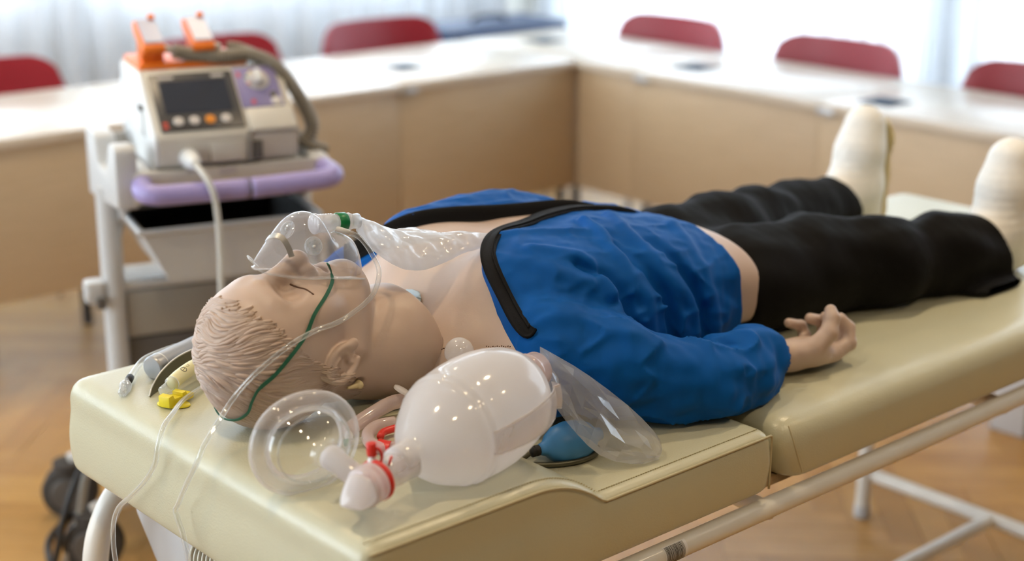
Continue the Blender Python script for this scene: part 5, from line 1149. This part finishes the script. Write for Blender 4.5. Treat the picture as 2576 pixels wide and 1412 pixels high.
for ua, ub, pts in ((0, 0, [(0.012, -0.165, 0.838), (0.004, -0.205, 0.836), (0.004, -0.228, 0.834), (0.018, -0.243, 0.832), (0.05, -0.246, 0.830), (0.203, -0.247, 0.829)]), (0, 0, [(0.209, -0.247, 0.829), (0.345, -0.246, 0.832), (0.375, -0.242, 0.834), (0.388, -0.228, 0.836), (0.388, -0.205, 0.838), (0.384, -0.165, 0.840)])):
    MB().add(*sweep(catmull(pts, 8), 0.0205, 18)).build('push_handle', 'lilac', tr, True)
MB().add(*cyl((0.201, -0.247, 0.829), (0.211, -0.247, 0.829), 0.0190, 18)).build('handle_joint', 'trolley_dark', tr)
# deep bin: tapered open box
def bin_shell():
    top = [(0.0, -0.185), (0.372, -0.185), (0.372, 0.15), (0.0, 0.15)]; bot = [(0.055, -0.170), (0.322, -0.170), (0.322, 0.13), (0.055, 0.13)]; t = 0.010; zt, zb = 0.742, 0.632
    def inset(q, d): cx, cy = 0.186, -0.02; return [(x + (d if x < cx else -d), y + (d if y < cy else -d)) for x, y in q]
    V = [(x, y, zt) for x, y in top] + [(x, y, zb) for x, y in bot] + [(x, y, zt) for x, y in inset(top, t)] + [(x, y, zb + t) for x, y in inset(bot, t)]
    F = []
    for i in range(4):
        j = (i + 1) % 4; F.append((i, 4 + i, 4 + j, j)); F.append((i, j, 8 + j, 8 + i))
    F.append((4, 7, 6, 5)); Fi = []
    for i in range(4): j = (i + 1) % 4; Fi.append((8 + i, 8 + j, 12 + j, 12 + i))
    Fi.append((12, 13, 14, 15)); return V, F, Fi
V, F, Fi = bin_shell(); bn = mesh_obj('storage_bin', V, F, 'trolley_grey', tr, False); mesh_obj('bin_lining', V, Fi, 'bin_black', bn, False)
MB().add(*sweep(np.array([(-0.002, -0.187, 0.742), (0.374, -0.187, 0.742), (0.374, 0.152, 0.742), (-0.002, 0.152, 0.742)]), 0.007, 10, closed=True)).build('bin_rim', 'trolley_grey', bn, 40)
for u0, u1 in ((-0.012, 0.004), (0.366, 0.382)): MB().add(*prism([(-0.12, 0.80), (0.17, 0.78), (0.13, 0.66), (0.10, 0.64), (-0.02, 0.73)], u0, u1, 'x', 0.002)).build('bin_bracket', 'trolley_grey', tr)
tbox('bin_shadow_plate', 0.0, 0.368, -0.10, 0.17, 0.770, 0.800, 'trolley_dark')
MB().add(*cyl((-0.075, 0.0, 0.585), (0.415, 0.0, 0.578), 0.0115, 16)).build('cross_rail', 'trolley_grey', tr)
tbox('rail_clamp', -0.090, -0.050, -0.022, 0.022, 0.555, 0.602, 'trolley_grey', 0.006); tbox('clamp_knob', -0.072, -0.052, -0.034, -0.020, 0.545, 0.570, 'trolley_dark', 0.004)
tbox('cabinet_panel', -0.006, 0.362, -0.012, 0.20, 0.470, 0.570, 'trolley_taupe', 0.004)
tbox('cabinet_drawer', -0.006, 0.362, -0.006, 0.20, 0.330, 0.466, 'trolley_dark', 0.004)
tbox('lower_shelf', -0.05, 0.41, -0.16, 0.20, 0.150, 0.175, 'trolley_grey', 0.006)
for v in (-0.12, 0.17): MB().add(*sweep(catmull([(-0.13, v, 0.135), (-0.05, v, 0.150), (0.18, v, 0.155), (0.41, v, 0.150), (0.49, v, 0.135)], 6), 0.017, 14)).build('base_bar', 'trolley_grey', tr, 45)
mat('castor_grey', (0.050, 0.045, 0.040), 0.6, spec=0.3)
for u in (-0.130, 0.490):
    for v in (-0.12, 0.17):
        wv, wf = lathe([(0.012, -0.026), (0.050, -0.026), (0.060, -0.022), (0.063, -0.014), (0.058, -0.008), (0.050, -0.005), (0.050, 0.005), (0.058, 0.008), (0.063, 0.014), (0.060, 0.022), (0.050, 0.026), (0.012, 0.026)], (u, v, 0.063), (0.35, 0.94, 0), 30); cw = MB().add(wv, wf).build('castor', 'castor_grey', tr, 40)
        MB().add(*lathe([(0.030, 0), (0.036, 0.004), (0.036, 0.030), (0.02, 0.034)], (u, v, 0.105), (0, 0, 1), 20)).build('castor_housing', 'castor_grey', cw)
        MB().add(*lathe([(0.0, 0.030), (0.036, 0.029), (0.040, 0.026)], (u, v, 0.063), (-0.35, -0.94, 0), 24)).build('hub_cap', 'trolley_dark', cw)
MB().add(*sweep(catmull([(-0.060, 0.02, 0.165), (-0.085, -0.03, 0.215), (-0.130, -0.09, 0.235), (-0.165, -0.12, 0.19), (-0.190, -0.13, 0.13), (-0.208, -0.12, 0.05), (-0.215, -0.08, 0.009), (-0.20, 0.05, 0.008), (-0.12, 0.18, 0.008)], 7), 0.0075, 10)).build('power_cord', 'black_rubber', tr, True)
MB().add(*sweep(catmull([(-0.060, 0.04, 0.165), (-0.095, -0.03, 0.200), (-0.130, -0.09, 0.205), (-0.155, -0.12, 0.13), (-0.180, -0.12, 0.06), (-0.19, -0.10, 0.011), (-0.15, -0.02, 0.010)], 7), 0.0085, 10)).build('grey_strap_cord', 'trolley_taupe', tr, True)

# ================================================================ defibrillator monitor on the trolley
df = empty('defibrillator', (0.60, 1.66, 0.853), TRZ, 'beige defibrillator monitor with dark screen, purple dial panel and two orange paddles', 'defibrillator')
DO = np.array([0, 0, 0.853])
def dmb(V, F, name, m, parent=None, smooth=30): return mesh_obj(name, np.asarray(V, float) - DO, F, m, parent or df, smooth)
BZ = 0.858
PB = [(-0.150, BZ), (-0.168, BZ + 0.012), (-0.178, 0.922), (-0.172, 0.934), (-0.060, 1.036), (-0.045, 1.042), (0.125, 1.042), (0.14, 1.03), (0.145, 0.90), (0.13, BZ)]
dmb(*prism(PB, 0.048, 0.326, 'x', 0.006), 'housing', 'device_beige')
PBs = [(v * 0.985, BZ + (z - BZ) * 0.99 + 0.001) for v, z in PB]
dmb(*prism(PBs, 0.040, 0.050, 'x', 0.003), 'side_cheek', 'device_white'); dmb(*prism(PBs, 0.322, 0.334, 'x', 0.003), 'side_cheek', 'device_beige')
# slanted front: local frame s (up the slope), n (outward)
f0 = np.array([0.0, -0.172, 0.934]); f1 = np.array([0.0, -0.060, 1.036]); sl_ = np.linalg.norm(f1 - f0); es = (f1 - f0) / sl_; en = np.array([0.0, -es[2], es[1]])
def face_pt(u, s, n=0.0): return np.array([u, 0, 0]) + f0 + es * s + en * n
def face_box(name, u0, u1, s0, s1, n0, n1, m, parent=None, bev=0.0015):
    v, f = vbox(u0, u1, s0, s1, n0, n1, bev); return dmb([face_pt(x, y, z) for x, y, z in v], f, name, m, parent)
bz = face_box('bezel', 0.056, 0.226, 0.004, sl_ - 0.004, 0.0, 0.004, 'bezel')
face_box('screen', 0.073, 0.210, 0.045, sl_ - 0.024, 0.0035, 0.0048, 'screen', bz, 0.0)
face_box('print_strip', 0.072, 0.105, sl_ - 0.018, sl_ - 0.013, 0.004, 0.0046, 'print_pale', bz, 0.0); face_box('print_strip', 0.182, 0.208, sl_ - 0.019, sl_ - 0.012, 0.004, 0.0046, 'print_pale', bz, 0.0)
face_box('print_mark', 0.062, 0.072, 0.010, 0.016, 0.004, 0.0046, 'print_red', bz, 0.0); face_box('print_mark', 0.062, 0.072, 0.020, 0.026, 0.004, 0.0046, 'print_red', bz, 0.0)
for i, u in enumerate((0.094, 0.126, 0.158, 0.190)):
    dmb(*lathe([(0.0105, 0.0), (0.0105, 0.003), (0.009, 0.0045), (0.0, 0.005)], face_pt(u, 0.026, 0.003), en, 24), 'button', 'button_orange' if i == 2 else 'button_white', bz)
pp = face_box('purple_panel', 0.230, 0.318, 0.050, sl_ + 0.002, 0.0, 0.003, 'panel_purple')
dl = dmb(*lathe([(0.024, 0.0), (0.025, 0.001), (0.025, 0.003), (0.017, 0.004), (0.017, 0.014), (0.015, 0.016), (0.0, 0.0165)], face_pt(0.275, 0.118, 0.002), en, 32), 'dial', 'button_white', pp)
face_box('dial_grip', 0.270, 0.280, 0.103, 0.133, 0.015, 0.024, 'device_white', dl, 0.003); 
for a in range(5):
    t = 0.6 + a * 0.75; c = face_pt(0.275 + 0.022 * math.cos(t), 0.118 + 0.022 * math.sin(t), 0.0055); dmb(*lathe([(0.0028, 0.0), (0.0028, 0.0012), (0.0, 0.0014)], c, en, 10), 'dial_mark', ('print_red', 'button_orange', 'yellow_plastic', 'green_plastic', 'print_red')[a], dl)
dmb(*lathe([(0.007, 0), (0.007, 0.004), (0.0, 0.005)], face_pt(0.300, 0.078, 0.002), en, 18), 'button', 'trolley_dark', pp); dmb(*lathe([(0.011, 0), (0.011, 0.004), (0.0, 0.006)], face_pt(0.303, 0.060, 0.002), en, 20), 'button', 'button_white', pp)
face_box('print_mark', 0.252, 0.260, 0.058, 0.068, 0.003, 0.0036, 'print_red', pp, 0.0); face_box('print_mark', 0.236, 0.242, 0.128, 0.140, 0.003, 0.0036, 'print_red', pp, 0.0)
face_box('recorder_cover', 0.232, 0.332, -0.012, 0.046, -0.004, 0.010, 'device_beige', None, 0.008)
v, f = vbox(0.226, 0.234, -0.182, -0.160, BZ + 0.012, 0.93, 0.001); dmb(v, f, 'cover_gap', 'trolley_taupe')
v, f = vbox(0.150, 0.222, -0.1795, -0.170, BZ + 0.014, 0.912, 0.001); dmb(v, f, 'recessed_plate', 'device_beige')
v, f = vbox(0.236, 0.256, -0.180, -0.170, BZ + 0.014, 0.908, 0.001); dmb(v, f, 'dark_socket', 'trolley_dark')
# side latch and feet
v, f = vbox(0.034, 0.042, -0.09, -0.05, 0.915, 0.965, 0.003); dmb(v, f, 'side_latch', 'device_white'); v, f = vbox(0.033, 0.040, -0.085, -0.060, 0.968, 0.978, 0.001); dmb(v, f, 'latch_slot', 'trolley_dark')
for u in (0.08, 0.31):
    for vv_ in (-0.12, 0.10): dmb(*cyl((u, vv_, 0.853), (u, vv_, 0.861), 0.012, 14), 'foot', 'trolley_dark')
# orange paddle cradle and two paddles
v, f = vbox(0.046, 0.270, -0.040, 0.125, 1.038, 1.054, 0.006); cr = dmb(v, f, 'paddle_cradle', 'orange')
for u0 in (0.056, 0.158):
    pl = [(-0.020, 1.050), (-0.020, 1.074), (-0.040, 1.074), (-0.044, 1.080), (-0.040, 1.090), (0.050, 1.130), (0.060, 1.128), (0.062, 1.116), (0.050, 1.102), (0.024, 1.090), (0.024, 1.050)]
    pd = dmb(*prism(pl, u0, u0 + 0.046, 'x', 0.003), 'paddle', 'orange')
    dmb(*prism([(-0.032, 1.0945), (0.048, 1.1305), (0.048, 1.1335), (-0.032, 1.0975)], u0 + 0.006, u0 + 0.044, 'x'), 'paddle_label', 'paddle_label', pd)
    dmb(*lathe([(0.0, 0.0), (0.007, 0.0), (0.0075, 0.003), (0.0075, 0.010), (0.0, 0.011)], (u0 + 0.038, 0.052, 1.131), (0, -0.4, 0.9), 14), 'paddle_button', 'orange', pd)
    dmb(*lathe([(0.008, 0), (0.009, 0.003), (0.007, 0.018)], (u0 + 0.044, -0.02, 1.082), (0.9, -0.3, -0.25), 16), 'cable_gland', 'cable_white', pd)
def ribbed(pts, r, name, m='cable_beige', pitch=0.007, amp=0.14):
    P = catmull(pts, 14); L_ = np.r_[0, np.cumsum(np.linalg.norm(np.diff(P, axis=0), axis=1))]; n = int(L_[-1] / (pitch / 4)); t = np.linspace(0, L_[-1], n)
    Q = np.stack([np.interp(t, L_, P[:, c]) for c in range(3)], 1); rr_ = r * (1 + amp * np.sin(2 * PI * t / pitch)); V, F = sweep(Q, rr_, 12); return dmb(V, F, name, m, None, True)
ribbed([(0.118, -0.03, 1.076), (0.172, -0.03, 1.064), (0.220, -0.035, 1.060), (0.275, -0.035, 1.060), (0.318, -0.055, 1.042), (0.350, -0.080, 1.000), (0.376, -0.095, 0.948), (0.386, -0.100, 0.912), (0.374, -0.10, 0.888), (0.355, -0.09, 0.880)], 0.0145, 'coiled_cable')
ribbed([(0.238, 0.0, 1.075), (0.262, -0.01, 1.072), (0.295, -0.03, 1.052), (0.322, -0.07, 0.990), (0.340, -0.090, 0.930), (0.356, -0.10, 0.890), (0.385, -0.11, 0.873), (0.412, -0.11, 0.862)], 0.0105, 'coiled_cable')
ribbed([(0.352, -0.04, 0.885), (0.368, -0.06, 0.873), (0.392, -0.06, 0.868), (0.405, -0.03, 0.868), (0.390, 0.01, 0.87)], 0.0105, 'coiled_cable')
# ECG plug and cable
pg = dmb(*lathe([(0.020, 0.0), (0.0205, 0.006), (0.017, 0.010), (0.0165, 0.030), (0.0125, 0.038), (0.009, 0.046)], (0.106, -0.172, 0.884), (0.05, -0.97, -0.10), 24), 'ecg_plug', 'device_white')
P = catmull([(0.107, -0.214, 0.880), (0.112, -0.245, 0.871), (0.122, -0.268, 0.850), (0.131, -0.276, 0.810), (0.134, -0.278, 0.733), (0.132, -0.279, 0.651), (0.130, -0.27, 0.56), (0.12, -0.22, 0.45), (0.10, -0.16, 0.36)], 8)
V, F = sweep(P, 0.0062, 12); dmb(V, F, 'ecg_cable', 'cable_white', None, True)
